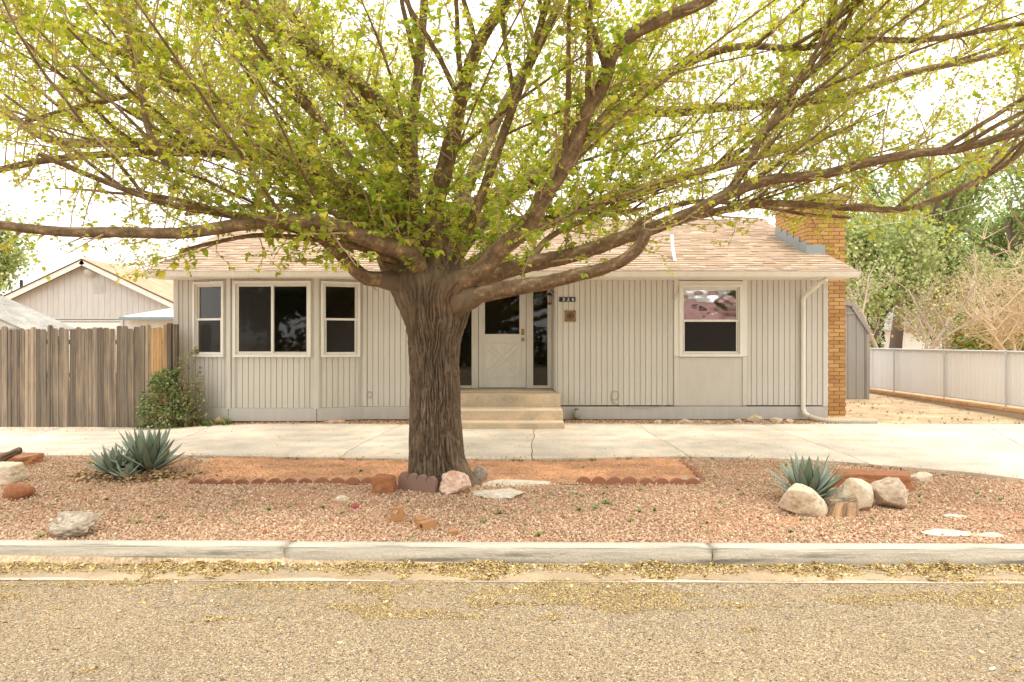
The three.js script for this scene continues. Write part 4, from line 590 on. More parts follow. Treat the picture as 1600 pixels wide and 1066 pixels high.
// limbs as [u, v, depth] in the photograph with radii in pixels at both ends
const LIMBS = [
  [[[655, 455, 7.2], [612, 439, 7.1], [570, 433, 7.0], [542, 408, 6.9], [500, 371, 6.8], [446, 353, 6.6], [338, 332, 6.3], [263, 319, 6.1], [139, 274, 5.8], [60, 240, 5.6]], 14, 4],
  [[[640, 425, 7.2], [590, 395, 6.9], [520, 378, 6.7], [450, 370, 6.6], [398, 368, 6.5], [340, 378, 6.4], [281, 392, 6.3]], 8, 3],
  [[[981, 369, 7.3], [1010, 340, 7.5], [1080, 316, 7.6], [1180, 322, 7.7], [1260, 335, 7.8], [1330, 340, 7.8]], 5, 2.5],
  [[[600, 383, 6.7], [560, 345, 7.4], [480, 325, 7.9], [380, 322, 8.3], [290, 335, 8.6]], 6, 3],
  [[[824, 414, 7.35], [860, 370, 7.8], [930, 340, 8.2], [1010, 325, 8.5]], 6, 3],
  [[[655, 480, 7.3], [622, 430, 7.4], [602, 385, 7.5], [575, 325, 7.6], [520, 285, 7.7], [450, 232, 7.8], [360, 172, 7.9], [258, 120, 8.0], [170, 75, 8.1], [75, 43, 8.2], [-40, 20, 8.3]], 24, 5],
  [[[672, 470, 7.2], [658, 425, 7.0], [640, 398, 6.8], [596, 381, 6.65], [556, 366, 6.5], [500, 347, 6.35], [394, 349, 6.1], [285, 364, 5.9], [188, 363, 5.75], [94, 362, 5.6], [0, 351, 5.5], [-90, 335, 5.4]], 17, 7],
  [[[672, 450, 7.3], [655, 380, 7.4], [645, 330, 7.45], [640, 260, 7.5], [625, 194, 7.4], [597, 166, 7.3], [557, 129, 7.1], [512, 96, 6.9], [456, 59, 6.7], [400, 22, 6.5], [340, -20, 6.3]], 17, 9],
  [[[665, 440, 7.5], [640, 370, 7.7], [624, 318, 7.9], [603, 239, 8.1], [586, 205, 8.2], [557, 172, 8.3], [507, 104, 8.5], [470, 42, 8.6], [417, -10, 8.8]], 16, 7],
  [[[678, 440, 7.3], [655, 370, 7.2], [646, 296, 7.1], [645, 191, 7.0], [655, 100, 6.9], [662, 14, 6.8], [665, -80, 6.7]], 14, 6],
  [[[685, 450, 7.2], [678, 370, 7.0], [680, 320, 6.95], [690, 281, 6.9], [704, 225, 6.8], [724, 141, 6.6], [738, 93, 6.5], [757, 51, 6.4], [786, 11, 6.3], [820, -50, 6.2]], 19, 9],
  [[[690, 430, 7.5], [705, 350, 7.8], [735, 280, 8.1], [765, 215, 8.4], [800, 140, 8.7], [850, 60, 9.0], [880, 0, 9.2]], 14, 5],
  [[[690, 440, 7.5], [700, 380, 7.7], [725, 332, 7.9], [770, 307, 8.0], [810, 290, 8.1], [870, 250, 8.3], [958, 190, 8.5], [1003, 176, 8.6], [1067, 174, 8.7], [1110, 169, 8.7], [1230, 161, 8.8], [1315, 151, 8.8], [1430, 112, 8.9], [1528, 92, 9], [1640, 60, 9.1]], 15, 4.5],
  [[[870, 250, 8.3], [1000, 145, 8.2], [1081, 96, 8.0], [1152, 73, 7.8], [1249, 75, 7.6], [1331, 62, 7.4], [1446, 62, 7.2], [1600, 36, 7]], 9, 4],
  [[[700, 468, 7.15], [712, 445, 6.9], [748, 425, 6.75], [781, 391, 6.6], [824, 352, 6.45], [852, 304, 6.35], [893, 242, 6.2], [913, 183, 6.05], [941, 135, 5.95], [958, 84, 5.85], [980, 59, 5.8], [1034, 31, 5.7], [1104, 0, 5.6], [1180, -50, 5.5]], 18, 9],
  [[[705, 478, 7.1], [748, 461, 6.8], [796, 451, 6.7], [852, 442, 6.6], [900, 430, 6.5], [939, 421, 6.4], [981, 402, 6.3], [1000, 383, 6.25], [1012, 360, 6.2]], 16, 9],
  [[[705, 465, 7.2], [765, 431, 7.3], [824, 414, 7.35], [900, 397, 7.35], [981, 369, 7.3], [1021, 356, 7.25], [1086, 330, 7.2], [1140, 302, 7.15], [1200, 282, 7.1], [1289, 272, 7], [1348, 256, 6.9], [1430, 240, 6.8], [1496, 233, 6.75], [1600, 204, 6.6], [1700, 180, 6.5]], 15, 6],
  [[[1140, 302, 7.15], [1200, 200, 7.3], [1249, 131, 7.4], [1282, 98, 7.4], [1315, 49, 7.5], [1344, -5, 7.5]], 7.5, 4],
  [[[1021, 356, 7.25], [1100, 335, 7.4], [1200, 318, 7.5], [1330, 325, 7.5], [1417, 326, 7.4], [1479, 305, 7.3], [1561, 263, 7.2], [1620, 220, 7.1]], 7, 4],
  [[[640, 440, 7.5], [580, 350, 7.7], [480, 270, 7.9], [398, 232, 8.0], [263, 225, 8.2], [188, 223, 8.3], [79, 218, 8.4], [0, 170, 8.6], [-60, 140, 8.7]], 15, 6],
  [[[610, 385, 7.5], [500, 300, 7.3], [400, 247, 7.1], [340, 240, 7], [188, 240, 6.8], [75, 250, 6.6], [0, 265, 6.5], [-80, 280, 6.4]], 9, 5],
  [[[360, 172, 7.9], [300, 150, 7.6], [240, 128, 7.4], [210, 146, 7.3], [131, 165, 7.1], [40, 190, 6.9]], 6, 3.5],
  [[[263, 263, 6.0], [233, 206, 5.9], [221, 150, 5.85], [203, 75, 5.8], [184, -10, 5.8], [175, -80, 5.8]], 5.5, 3],
  [[[695, 440, 7.2], [735, 350, 6.9], [790, 200, 6.4], [850, 20, 6.0], [900, -200, 5.6]], 9, 5], [[[660, 440, 7.3], [610, 330, 7.0], [500, 190, 6.5], [400, 60, 6.1], [300, -90, 5.8]], 8, 5],
  [[[690, 430, 7.6], [650, 330, 8.6], [600, 240, 9.8], [560, 170, 10.8]], 14, 5], [[[690, 430, 7.6], [760, 340, 8.5], [850, 270, 9.6], [930, 200, 10.6]], 14, 5],
  [[[650, 440, 7.6], [560, 330, 8.4], [430, 260, 9.3], [290, 200, 10.1], [200, 170, 10.5]], 13, 5], [[[700, 440, 7.5], [850, 350, 8.3], [1020, 290, 9.1], [1200, 240, 9.8], [1330, 200, 10.3]], 13, 5],
];
const limbs = LIMBS.map(([p, r0, r1]) => { const pts = p.map((q) => at(...q)), n = Math.max(24, p.length * 7), s = spline(pts, n); return { s, r: s.map((q, k) => { const t = k / n, px = r0 * Math.pow(1 - t, 1.9) + lerp(r1 * 1.2, r1, t) * (1 - Math.pow(1 - t, 1.9)); return px * -q.z / F; }) }; });
// trunk: radius found outwards through a smooth union of the bole and the limb bases, then ridged
{
  const prof = [[757, 640, 731], [735, 641, 727], [715, 641, 722], [690, 641, 721], [650, 642, 718], [600, 642, 717], [560, 641, 716], [530, 639, 719], [510, 635, 726], [490, 628, 732], [470, 622, 738], [450, 618, 742], [435, 618, 742], [415, 635, 725], [395, 655, 705]].map(([v, a, b]) => { const y = EYE - (v - 533) / F * treeD; return [y, ((a + b) / 2 - 800) / F * treeD, (b - a) / 2 / F * treeD]; }).reverse();
  prof.sort((a, b) => a[0] - b[0]);
  const cx = curve(prof.map((p) => [p[0], p[1]])), rr = curve(prof.map((p) => [p[0], p[2]])), yTop = 2.62;
  const caps = limbs.filter((l) => l.s[0].y > 1.9 && l.s[0].y < 2.5 && Math.hypot(l.s[0].x - tb.x, l.s[0].z + treeD) < 0.6).map((l) => { const o = []; for (let k = 0; k < l.s.length && l.s[0].distanceTo(l.s[k]) < 0.42; k += 1) o.push([l.s[k], l.r[k]]); return o; });
  const seg = (p, a, b, ra, rb) => { const dx = b.x - a.x, dy = b.y - a.y, dz = b.z - a.z, t = clamp(((p.x - a.x) * dx + (p.y - a.y) * dy + (p.z - a.z) * dz) / (dx * dx + dy * dy + dz * dz)); return Math.hypot(p.x - a.x - dx * t, p.y - a.y - dy * t, p.z - a.z - dz * t) - lerp(ra, rb, t); };
  const smin = (a, b, k) => { const h = clamp(0.5 + 0.5 * (b - a) / k); return lerp(b, a, h) - k * h * (1 - h); };
  const q = new V3(), field = (x, y, z, th) => {
    q.set(x, y, z); const flare = 0.42 * Math.exp(-(y - 0.12) / 0.12) * (0.35 + 0.65 * Math.pow(0.5 + 0.5 * Math.cos(3 * th + 0.2), 2)) + 0.2 * Math.exp(-(y - 0.12) / 0.2) * Math.pow(0.5 + 0.5 * Math.cos(th - 0.3), 6);
    let d = Math.hypot(x - cx(y), z + treeD) - rr(y) * (1 + flare); d = Math.max(d, y - 2.50);
    for (const c of caps) for (let k = 0; k < c.length - 1; k++) { if (Math.abs(c[k][0].y - y) > 0.5) continue; d = smin(d, seg(q, c[k][0], c[k + 1][0], c[k][1], c[k + 1][1]), 0.05); }
    return d;
  };
  const NT = 420, NY = 460, P = [], UV = [], C = [], I = [], ys = []; for (let j = 0; j <= NY; j++) ys.push(lerp(-0.02, yTop, j / NY));
  // a network of long interlaced ridges: ridged noise stretched upwards, twisted a little near the crotch
  const ridge = (th, y) => {
    const R = 0.27, w = 0.3 * fbm(th * 1.5, y * 2.2, 4, 3) + smooth(1.2, 2.1, y) * 0.16 * Math.sin(y * 9 + th * 4), a = (th + w * 0.5) * R, c = Math.cos(th + w * 0.5) * R, s = Math.sin(th + w * 0.5) * R;
    const n1 = noise3.noise(c * 30, y * 2.3 + 3, s * 30), n2 = noise3.noise(c * 48 + 11, y * 4.0, s * 48), n3 = noise3.noise(c * 130, y * 34, s * 130), n4 = noise3.noise(c * 26 + 5, y * 13 + 7, s * 26);
    return 0.62 * smooth(0, 0.30, Math.abs(n1 + 0.22 * n4)) + 0.48 * smooth(0, 0.26, Math.abs(n2 + 0.15 * n4)) + 0.10 * n3 - 0.1;
  };
  for (let j = 0; j <= NY; j++) for (let i = 0; i <= NT; i++) {
    const th = i / NT * Math.PI * 2, y = ys[j], ct = Math.cos(th), st = Math.sin(th), ox = cx(y); let r = 0, step = 0.03;
    if (field(ox, y, -treeD, th) < 0) { while (r < 0.75 && field(ox + ct * (r + step), y, -treeD + st * (r + step), th) < 0) r += step; let lo = r, hi = r + step; for (let k = 0; k < 7; k++) { const m = (lo + hi) / 2; field(ox + ct * m, y, -treeD + st * m, th) < 0 ? lo = m : hi = m; } r = lo; }
    const rd = ridge(th, y), dep = r > 0.02 ? 0.052 * lerp(1, 0.5, smooth(1.9, 2.4, y)) : 0; r += dep * (rd - 0.75);
    P.push(ox + ct * r, y, -treeD + st * r); UV.push(th * 0.27, y);
    const c1 = fbm(ct * 1.3 + 3, y * 1.4, st * 1.3, 4), c2 = fbm(ct * 10, y * 3, st * 10 + 4, 4), k = 1 + 0.3 * c1 + 0.75 * c2; C.push(0.235 * k, (0.176 + 0.012 * c1) * k, (0.118 + 0.02 * c1) * k);
  }
  for (let j = 0; j < NY; j++) for (let i = 0; i < NT; i++) { const a = j * (NT + 1) + i, b = a + NT + 1; I.push(a, b, a + 1, b, b + 1, a + 1); }
  const g = new THREE.BufferGeometry(); g.setAttribute('position', new THREE.Float32BufferAttribute(P, 3)); g.setAttribute('color', new THREE.Float32BufferAttribute(C, 3)); g.setAttribute('uv', new THREE.Float32BufferAttribute(UV, 2)); g.setIndex(I); g.computeVertexNormals();
  put(tree, 'trunk', g, M.trunk);
}
{ // boughs that fork off the main limbs
  const r = RNG(515), rnd = () => r() * 2 - 1, main = limbs.slice();
  main.forEach((l) => { for (let k = 0; k < 2; k++) { // long straight rods fanning up and out
    const i = Math.floor(l.s.length * (0.06 + 0.5 * r())), p = l.s[i]; if (p.y < 2.45 || p.y > 4.6) continue; const o = new V3(p.x - tb.x, 0, p.z + treeD); o.normalize(); const a = rnd() * 0.9, d = new V3(o.x * Math.cos(a) - o.z * Math.sin(a), 0.35 + 1.1 * r(), o.x * Math.sin(a) + o.z * Math.cos(a)).normalize(), L = 1.6 + 1.9 * r(), n = 24, s = [p.clone()];
    for (let q = 1; q <= n; q++) { d.x += rnd() * 0.03; d.y += rnd() * 0.03 - 0.004; d.z += rnd() * 0.03; d.normalize(); s.push(s[q - 1].clone().addScaledVector(d, L / n)); }
    if (s.some((q) => q.z < -11 && q.y < 3.6 || q.z > -3.6)) continue; const r0 = Math.min(l.r[i] * 0.5, 0.012 + 0.012 * r()); limbs.push({ s, r: s.map((_, q) => lerp(r0, 0.006, q / n)) });
  } });
  main.forEach((l, li) => { for (let k = 0; k < (l.s[l.s.length - 1].x > 1 ? 6 : 3); k++) {
    const i = Math.floor(l.s.length * (0.42 + 0.52 * r())), p = l.s[i], dd = new V3().subVectors(l.s[Math.min(i + 1, l.s.length - 1)], l.s[i - 1]).normalize(); if (p.y < 2.7 || p.y > 6) continue;
    const d = new V3().crossVectors(dd, new V3(0, 1, 0)).normalize().multiplyScalar(r() < 0.5 ? 0.6 : -0.6).addScaledVector(dd, 0.75).add(new V3(rnd() * 0.2, 0.15 + 0.5 * r(), rnd() * 0.2)).normalize(), L = 1.1 + 1.3 * r(), n = 24, s = [p.clone()];
    for (let q = 1; q <= n; q++) { d.x += rnd() * 0.07; d.y += rnd() * 0.06 + 0.004; d.z += rnd() * 0.07; d.normalize(); s.push(s[q - 1].clone().addScaledVector(d, L / n)); }
    if (s.some((q) => q.z < -11 && q.y < 3.6 || q.z > -3.4)) continue; const r0 = Math.min(l.r[i] * 0.62, 0.03); limbs.push({ s, r: s.map((_, q) => lerp(r0, 0.008, q / n)) });
  } });
}
const leafGeo = (k) => { // ovate leaf, folded at the midrib, tip bent down; unit length along +x from the stalk
  const st = [[0, 0.02], [0.12, 0.26], [0.32, 0.40], [0.58, 0.36], [0.82, 0.18], [1, 0]], p = [], idx = [], fold = 0.22 + 0.12 * k, bend = 0.25 + 0.2 * k;
  st.forEach(([x, w], i) => { const y = -bend * x * x * 0.55, e = k === 1 ? 1 + 0.12 * Math.sin(i * 2.4) : 1; p.push(x, y, 0, x - 0.03, y + w * fold, w * e, x - 0.03, y + w * fold * 0.8, -w * e); });
  for (let i = 0; i < 5; i++) { const a = i * 3, b = a + 3; if (i < 4) idx.push(a, a + 1, b + 1, a, b + 1, b, a, b, b + 2, a, b + 2, a + 2); else idx.push(a, a + 1, b, a, b, a + 2); }
  const g = new THREE.BufferGeometry(); g.setAttribute('position', new THREE.Float32BufferAttribute(p, 3)); g.setIndex(idx); g.computeVertexNormals(); return g;
};
const leafMat = (c, o = {}) => new THREE.MeshPhysicalMaterial({ color: c, roughness: 0.9, transmission: 0.55, thickness: 0, side: THREE.DoubleSide, specularIntensity: 0.4, ...o });
{
  const r = RNG(1234), twigs = new Buf(), leaves = [], up = new V3(0, 1, 0);
  const inFrame = (p, m = 1.25) => { const D = -p.z; return D > 0.5 && Math.abs(p.x) < 0.75 * D * m + 0.3 && p.y < EYE + 0.5 * D * m + 0.4; };
  const rnd = () => r() * 2 - 1;
  function node(p, dir, n, big) {
    for (let k = 0; k < n; k++) {
      const d = new V3(rnd(), rnd() * 0.6 - 0.12, rnd()).addScaledVector(dir, 0.5).normalize(); let s = big ? 0.042 + 0.045 * r() : 0.02 + 0.027 * r() + (r() < 0.04 ? 0.03 : 0);
      const x = d.clone(), y = new V3(rnd() * 0.6, 1, rnd() * 0.6).addScaledVector(x, -x.y).normalize(); y.addScaledVector(x, -y.dot(x)).normalize(); const z = new V3().crossVectors(x, y), m = new THREE.Matrix4().makeBasis(x.clone().multiplyScalar(s), y.clone().multiplyScalar(s), z.clone().multiplyScalar(s * (0.75 + 0.4 * r()))); m.setPosition(p.x + d.x * 0.008, p.y + d.y * 0.008, p.z + d.z * 0.008);
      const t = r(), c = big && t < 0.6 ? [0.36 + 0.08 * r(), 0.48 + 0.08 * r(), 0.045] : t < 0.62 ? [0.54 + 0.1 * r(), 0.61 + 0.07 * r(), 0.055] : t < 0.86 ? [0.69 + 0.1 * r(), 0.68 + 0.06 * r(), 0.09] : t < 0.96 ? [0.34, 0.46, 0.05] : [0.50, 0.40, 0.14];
      leaves.push({ m, c: lin(...c), s, p: p.clone() });
    }
  }
  function shoot(p, dir, len, rad, level, big) {
    if (!inFrame(p, 1.7)) return; const n = level === 1 ? 7 : 4, pts = [p.clone()], d = dir.clone();
    for (let k = 1; k <= n; k++) { d.x += rnd() * 0.16; d.y += rnd() * 0.13 + (level === 1 ? 0.035 : 0.02); d.z += rnd() * 0.16; d.normalize(); pts.push(pts[k - 1].clone().addScaledVector(d, len / n)); }
    if (pts.some((q) => q.z < -11.2 && q.y < 3.4 || q.y < 2.22 && q.x > -0.3 && q.x < 1.4)) return; // clear of the eave; no shoots hang under the low limb
    twigs.tube(pts, pts.map((_, k) => rad * lerp(1, 0.35, k / n)), level === 1 ? 6 : 4);
    const dens = level === 1 ? 0.125 : 0.057; let s = level === 1 ? 0.1 + 0.1 * r() : 0.05;
    while (s < len) { const f = s / len * n, k = Math.min(n - 1, Math.floor(f)), q = pts[k].clone().lerp(pts[k + 1], f - k), dd = new V3().subVectors(pts[k + 1], pts[k]).normalize();
      if (level === 1) { const side = new V3(rnd(), rnd() * 0.7 + 0.1, rnd()).normalize(); if (r() < 0.86) shoot(q, dd.clone().multiplyScalar(0.55).add(side).normalize(), 0.12 + 0.36 * r() * (1 - 0.4 * s / len), 0.0028, 2, big); node(q, dd, r() < 0.6 ? 1 : 2, big); } else if (inFrame(q)) node(q, dd, 1 + (r() < 0.8 ? 1 : 0) + (r() < 0.4 ? 1 : 0), big && r() < 0.7);
      s += dens * (0.6 + 0.8 * r()); }
    if (level === 2 && inFrame(pts[n])) node(pts[n], d, 3, big && r() < 0.5);
  }
  limbs.forEach((l, li) => {
    const b = new Buf(); b.tube(l.s, l.r, 14, 0.22, li * 3.1); put(tree, 'limb', b.geo(true), M.limb);
    let acc = 0, next = 0.45 + 0.2 * r(); const root = l.s[0], fromTrunk = Math.hypot(root.x - tb.x, root.z + treeD) < 0.6;
    for (let k = 1; k < l.s.length; k++) { acc += l.s[k].distanceTo(l.s[k - 1]); if (acc < next) continue; next = acc + 0.055 + 0.11 * r(); if (fromTrunk && acc < 0.4) continue; const q = l.s[k], dd = new V3().subVectors(q, l.s[k - 1]).normalize();
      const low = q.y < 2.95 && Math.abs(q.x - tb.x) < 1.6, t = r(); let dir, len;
      if (t < 0.42) { dir = up.clone().multiplyScalar(0.9).add(new V3(rnd() * 0.5, 0, rnd() * 0.5)).addScaledVector(dd, 0.2); len = 0.5 + 1.1 * r(); } else if (t < 0.9) { const sd = new V3().crossVectors(dd, up).normalize().multiplyScalar(r() < 0.5 ? 1 : -1); dir = sd.multiplyScalar(0.8).addScaledVector(dd, 0.7).add(new V3(0, rnd() * 0.35 + 0.1, 0)); len = 0.45 + 0.95 * r(); } else { dir = new V3(rnd() * 0.6, -0.4 - 0.4 * r(), rnd() * 0.6).addScaledVector(dd, 0.6); len = 0.2 + 0.25 * r(); }
      if (q.y > 3.3 && Math.hypot(q.x - tb.x, q.z + treeD) < 1.9 && r() < 0.42) continue; if (q.y < 2.5) { if (r() < 0.7) continue; len *= 0.5; } else if ((q.y < 3.5 || q.x > 1 && q.y < 4.1) && q.x > -4.4 && r() < 0.5) { dir = new V3(rnd() * 0.7, -0.1 - 0.45 * r(), rnd() * 0.7).addScaledVector(dd, 0.5); len = 0.25 + 0.4 * r(); }
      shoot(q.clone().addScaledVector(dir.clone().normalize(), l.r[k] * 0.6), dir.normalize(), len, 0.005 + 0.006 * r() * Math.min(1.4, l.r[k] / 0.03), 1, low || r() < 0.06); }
  });
  // short leafy shoots round the crotch
  for (let k = 0; k < 46; k++) { const th = r() * 6.283, y = 2.3 + 0.6 * r(), R = 0.22 + 0.25 * r(), p = new V3(tb.x + Math.cos(th) * R, y, -treeD + Math.sin(th) * R); shoot(p, new V3(Math.cos(th), 0.5 + 0.6 * r(), Math.sin(th)).normalize(), 0.25 + 0.4 * r(), 0.004, 1, true); }
  limbs.forEach((l) => { for (let k = 0; k < 4; k++) { const i = Math.floor(l.s.length * (0.08 + 0.4 * r())), q = l.s[i]; if (q.y < 2.55 || q.y > 4.6 || Math.hypot(q.x - tb.x, q.z + treeD) > 2.4) continue; const a = r() * 6.283, d = new V3(Math.cos(a), 0.1 + 0.7 * r(), Math.abs(Math.sin(a)) + 0.2).normalize(); shoot(q.clone(), d, 0.35 + 0.6 * r(), 0.005, 1, r() < 0.55); } });
  stuff(put(tree, 'twigs', twigs.geo(), M.twig));
  // old pruning cuts: knot rings on the bole
  for (const [u, v, ra] of [[647, 419, 0.035], [686, 425, 0.042]]) { const c = at(u, v, 6.9), g = new THREE.TorusGeometry(ra, ra * 0.42, 10, 22), p = g.attributes.position; for (let i = 0; i < p.count; i++) { const k = 1 + 0.25 * fbm(p.getX(i) * 40, p.getY(i) * 40, u, 2); p.setXYZ(i, p.getX(i) * k, p.getY(i) * k * 1.15, p.getZ(i)); } g.computeVertexNormals(); put(tree, 'knot', g, M.limb, c); }
  // the leaves that show largest are parts of their own
  leaves.forEach((l) => { const D = -l.p.z; l.px = D > 0.6 && Math.abs(l.p.x) < 0.74 * D && l.p.y < EYE + 0.49 * D ? l.s / D : 0; });
  leaves.sort((a, b) => b.px - a.px);
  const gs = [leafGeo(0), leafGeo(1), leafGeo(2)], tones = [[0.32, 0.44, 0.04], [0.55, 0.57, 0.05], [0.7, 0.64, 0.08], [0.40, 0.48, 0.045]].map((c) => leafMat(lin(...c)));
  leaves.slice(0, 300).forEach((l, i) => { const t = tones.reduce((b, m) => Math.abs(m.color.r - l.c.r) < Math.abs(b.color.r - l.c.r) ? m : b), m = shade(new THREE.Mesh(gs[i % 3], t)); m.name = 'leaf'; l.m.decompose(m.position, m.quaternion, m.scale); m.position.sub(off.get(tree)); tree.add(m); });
  const rest = leaves.slice(300); console.log('leaves', leaves.length, 'twig tris', twigs.i.length / 3);
  for (const im of instances('foliage', gs, leafMat(0xffffff), rest.map((l) => [l.m, l.c]), '', '', tree)) { im.position.copy(off.get(tree)).negate(); tree.add(im); }
}
// ---------------------------------------------------------------- other trees, bush, agaves
function simpleTree(name, label, base, { h, trunkR, lean = 0, spread, crown, leafN, leafS, cols, bark = M.limb, twigC, bare = 0, twigClumps = 0, seed, cy = 0.62, dense = 1, stems = 1, group }) {
  const t = thing(name, label, 'tree', base, group), r = RNG(seed), rnd = () => r() * 2 - 1, tw = new Buf(), tips = [];
  const C = new V3(base.x + lean * h, base.y + h * cy, base.z);
  function grow(p, d, len, ra, lev, buf) {
    const n = lev === 0 ? 7 : 5, pts = [p.clone()], dd = d.clone();
    for (let k = 1; k <= n; k++) { dd.x += rnd() * 0.17; dd.y += rnd() * 0.12 + 0.03; dd.z += rnd() * 0.17; dd.normalize(); pts.push(pts[k - 1].clone().addScaledVector(dd, len / n)); }
    buf.tube(pts, pts.map((_, k) => ra * lerp(1, 0.45, k / n)), lev === 0 ? 10 : lev === 1 ? 7 : 4, lev < 2 ? 0.2 : 0, seed);
    const kids = lev === 0 ? (bare ? 6 : 9) : lev === 1 ? (bare ? 6 : 8) : lev === 2 ? (bare ? 4 : 6) : 0, max = bare ? 4 : 3;
    if (lev + 1 < max) for (let k = 0; k < kids; k++) { const f = lerp(lev === 0 ? 0.35 : 0.2, 1, (k + r()) / kids), i = Math.min(n - 1, Math.floor(f * n)), q = pts[i].clone().lerp(pts[i + 1], f * n - i), a = r() * 6.283, side = new V3(Math.cos(a), 0.25 + 0.5 * r(), Math.sin(a)); const nd = dd.clone().multiplyScalar(0.55).addScaledVector(side.add(new V3(0, bare && lev > 0 ? -0.35 * r() : 0, 0)), spread).normalize(); if (lev === 0) { const b = new Buf(); grow(q, nd, len * (0.42 + 0.25 * r()), ra * 0.42, 1, b); put(t, 'limb', b.geo(true), bark); } else grow(q, nd, len * (0.45 + 0.2 * r()), ra * 0.45, lev + 1, tw); }
    if (lev >= 1) for (let k = 1; k <= n; k++) tips.push([pts[k], lev]);
  }
  for (let s = 0; s < stems; s++) { const b = new Buf(), a = s / stems * 6.283 + 0.6, o = stems > 1 ? 0.3 : 0; grow(base.clone().add(new V3(Math.cos(a) * 0.12 * o, -0.1, Math.sin(a) * 0.12 * o)), new V3(Math.cos(a) * o * 2 + lean, 1, Math.sin(a) * o * 2).normalize(), h * (stems > 1 ? 0.62 : 0.66), trunkR, 0, b); put(t, stems > 1 ? 'stem' : 'trunk', b.geo(true), bark); }
  if (tw.i.length) stuff(put(t, 'twigs', tw.geo(), twigC || M.twig));
  if (twigClumps) { // fine crooked sprays filling the crown
    const sprays = [0, 1, 2].map((v) => { const b = new Buf(), q = RNG(900 + v); for (let k = 0; k < 5; k++) { let p = new V3(), d = new V3(q() - 0.5, 0.3 + 0.4 * q(), q() - 0.5).normalize(); const pts = [p]; for (let m = 0; m < 4; m++) { d = d.clone().add(new V3(q() - 0.5, q() - 0.55, q() - 0.5).multiplyScalar(0.7)).normalize(); p = p.clone().addScaledVector(d, 0.13); pts.push(p); } b.tube(pts, pts.map((_, m) => 0.009 * (1 - 0.17 * m)), 4); } return b.geo(); }), its = [];
    for (let k = 0; k < twigClumps; k++) { const [p] = tips[Math.floor(r() * tips.length)]; its.push([mtx(p.x + rnd() * 0.8, p.y + rnd() * 0.7, p.z + rnd() * 0.8, rnd() * 1.2, r() * 6.3, rnd() * 1.2, 0.8 + 0.8 * r()), null]); }
    for (const im of instances('twig_sprays', sprays, twigC, its, '', '', t)) { im.position.copy(base).negate(); t.add(im); }
  }
  const items = []; // leaves in clumps round the branch ends
  for (let k = 0; k < leafN; k++) { const [p] = tips[Math.floor(r() * tips.length)], g = () => (r() + r() + r() - 1.5) * 0.8, q = new V3(p.x + g() * crown, p.y + g() * crown * 0.8, p.z + g() * crown), s = leafS * (0.6 + 0.8 * r()), c = pick(cols, r), f = 0.75 + 0.5 * r(); if (q.y < base.y + 0.25) continue; items.push([mtx(q.x, q.y, q.z, rnd() * 1.4, r() * 6.3, rnd() * 1.4, s), lin(c[0] * f, c[1] * f, c[2] * f)]); }
  if (items.length) for (const im of instances('foliage', [leafGeo(0), leafGeo(2)], leafMat(0xffffff, { transmission: 0.35 }), items, '', '', t)) { im.position.copy(base).negate(); t.add(im); }
  return t;
}
const gb = (u, D) => new V3((u - 800) / F * D, H((u - 800) / F * D, D), -D);
const GREEN = [[0.30, 0.42, 0.13], [0.37, 0.47, 0.16], [0.43, 0.51, 0.19], [0.22, 0.32, 0.09]], PALE = [[0.50, 0.55, 0.24], [0.56, 0.59, 0.29], [0.42, 0.49, 0.19]];
const greyBark = std({ color: lin(0.16, 0.12, 0.09), roughness: 0.95 }), paleTwig = std({ color: lin(0.66, 0.52, 0.35), roughness: 0.9 }), pinkTwig = std({ color: lin(0.44, 0.34, 0.27), roughness: 0.9 });
simpleTree('shade_tree', 'tall green tree with dark trunk rising behind the chimney', gb(1395, 27), { h: 9.5, trunkR: 0.26, spread: 0.75, crown: 0.62, leafN: 11000, leafS: 0.125, cols: GREEN, bark: greyBark, seed: 61 });
simpleTree('shade_tree', 'tall green tree with forked dark trunk at the right edge', gb(1585, 29), { h: 10.5, trunkR: 0.3, spread: 0.85, crown: 0.7, leafN: 12000, leafS: 0.13, cols: GREEN, bark: greyBark, seed: 62 });
simpleTree('shade_tree', 'green tree between the two tall trees behind the fence', gb(1490, 36), { h: 10, trunkR: 0.26, spread: 0.8, crown: 0.8, leafN: 9000, leafS: 0.15, cols: [...GREEN, ...PALE], bark: greyBark, seed: 63 });
simpleTree('shade_tree', 'pale green feathery tree just beyond the shed', gb(1352, 24), { h: 6.2, trunkR: 0.12, spread: 0.65, crown: 0.7, leafN: 8000, leafS: 0.12, cols: PALE.concat(GREEN.slice(1, 3)), bark: greyBark, seed: 64 });
simpleTree('bare_tree', 'bare several stemmed tree just behind the slat fence', gb(1402, 19.8), { h: 4.2, trunkR: 0.085, spread: 0.8, crown: 0.35, leafN: 1300, leafS: 0.06, cols: PALE, bark: pinkTwig, twigC: pinkTwig, bare: 1, seed: 165, stems: 2 });
simpleTree('bare_tree', 'dense tangle of pale bare twigs at the right edge', gb(1615, 21.5), { h: 4.9, trunkR: 0.06, lean: -0.1, spread: 1.2, crown: 0.5, leafN: 2200, leafS: 0.05, cols: [[0.62, 0.48, 0.26], [0.58, 0.47, 0.3]], bark: paleTwig, twigC: paleTwig, bare: 1, twigClumps: 110, seed: 66, stems: 3 });
simpleTree('bare_tree', 'pale bare twiggy tree left of the twig tangle', gb(1500, 23.5), { h: 4.0, trunkR: 0.06, spread: 1.3, crown: 0.35, leafN: 2400, leafS: 0.06, cols: [[0.62, 0.48, 0.26], [0.5, 0.48, 0.18]], bark: paleTwig, twigC: paleTwig, bare: 1, twigClumps: 90, seed: 67, stems: 2 });
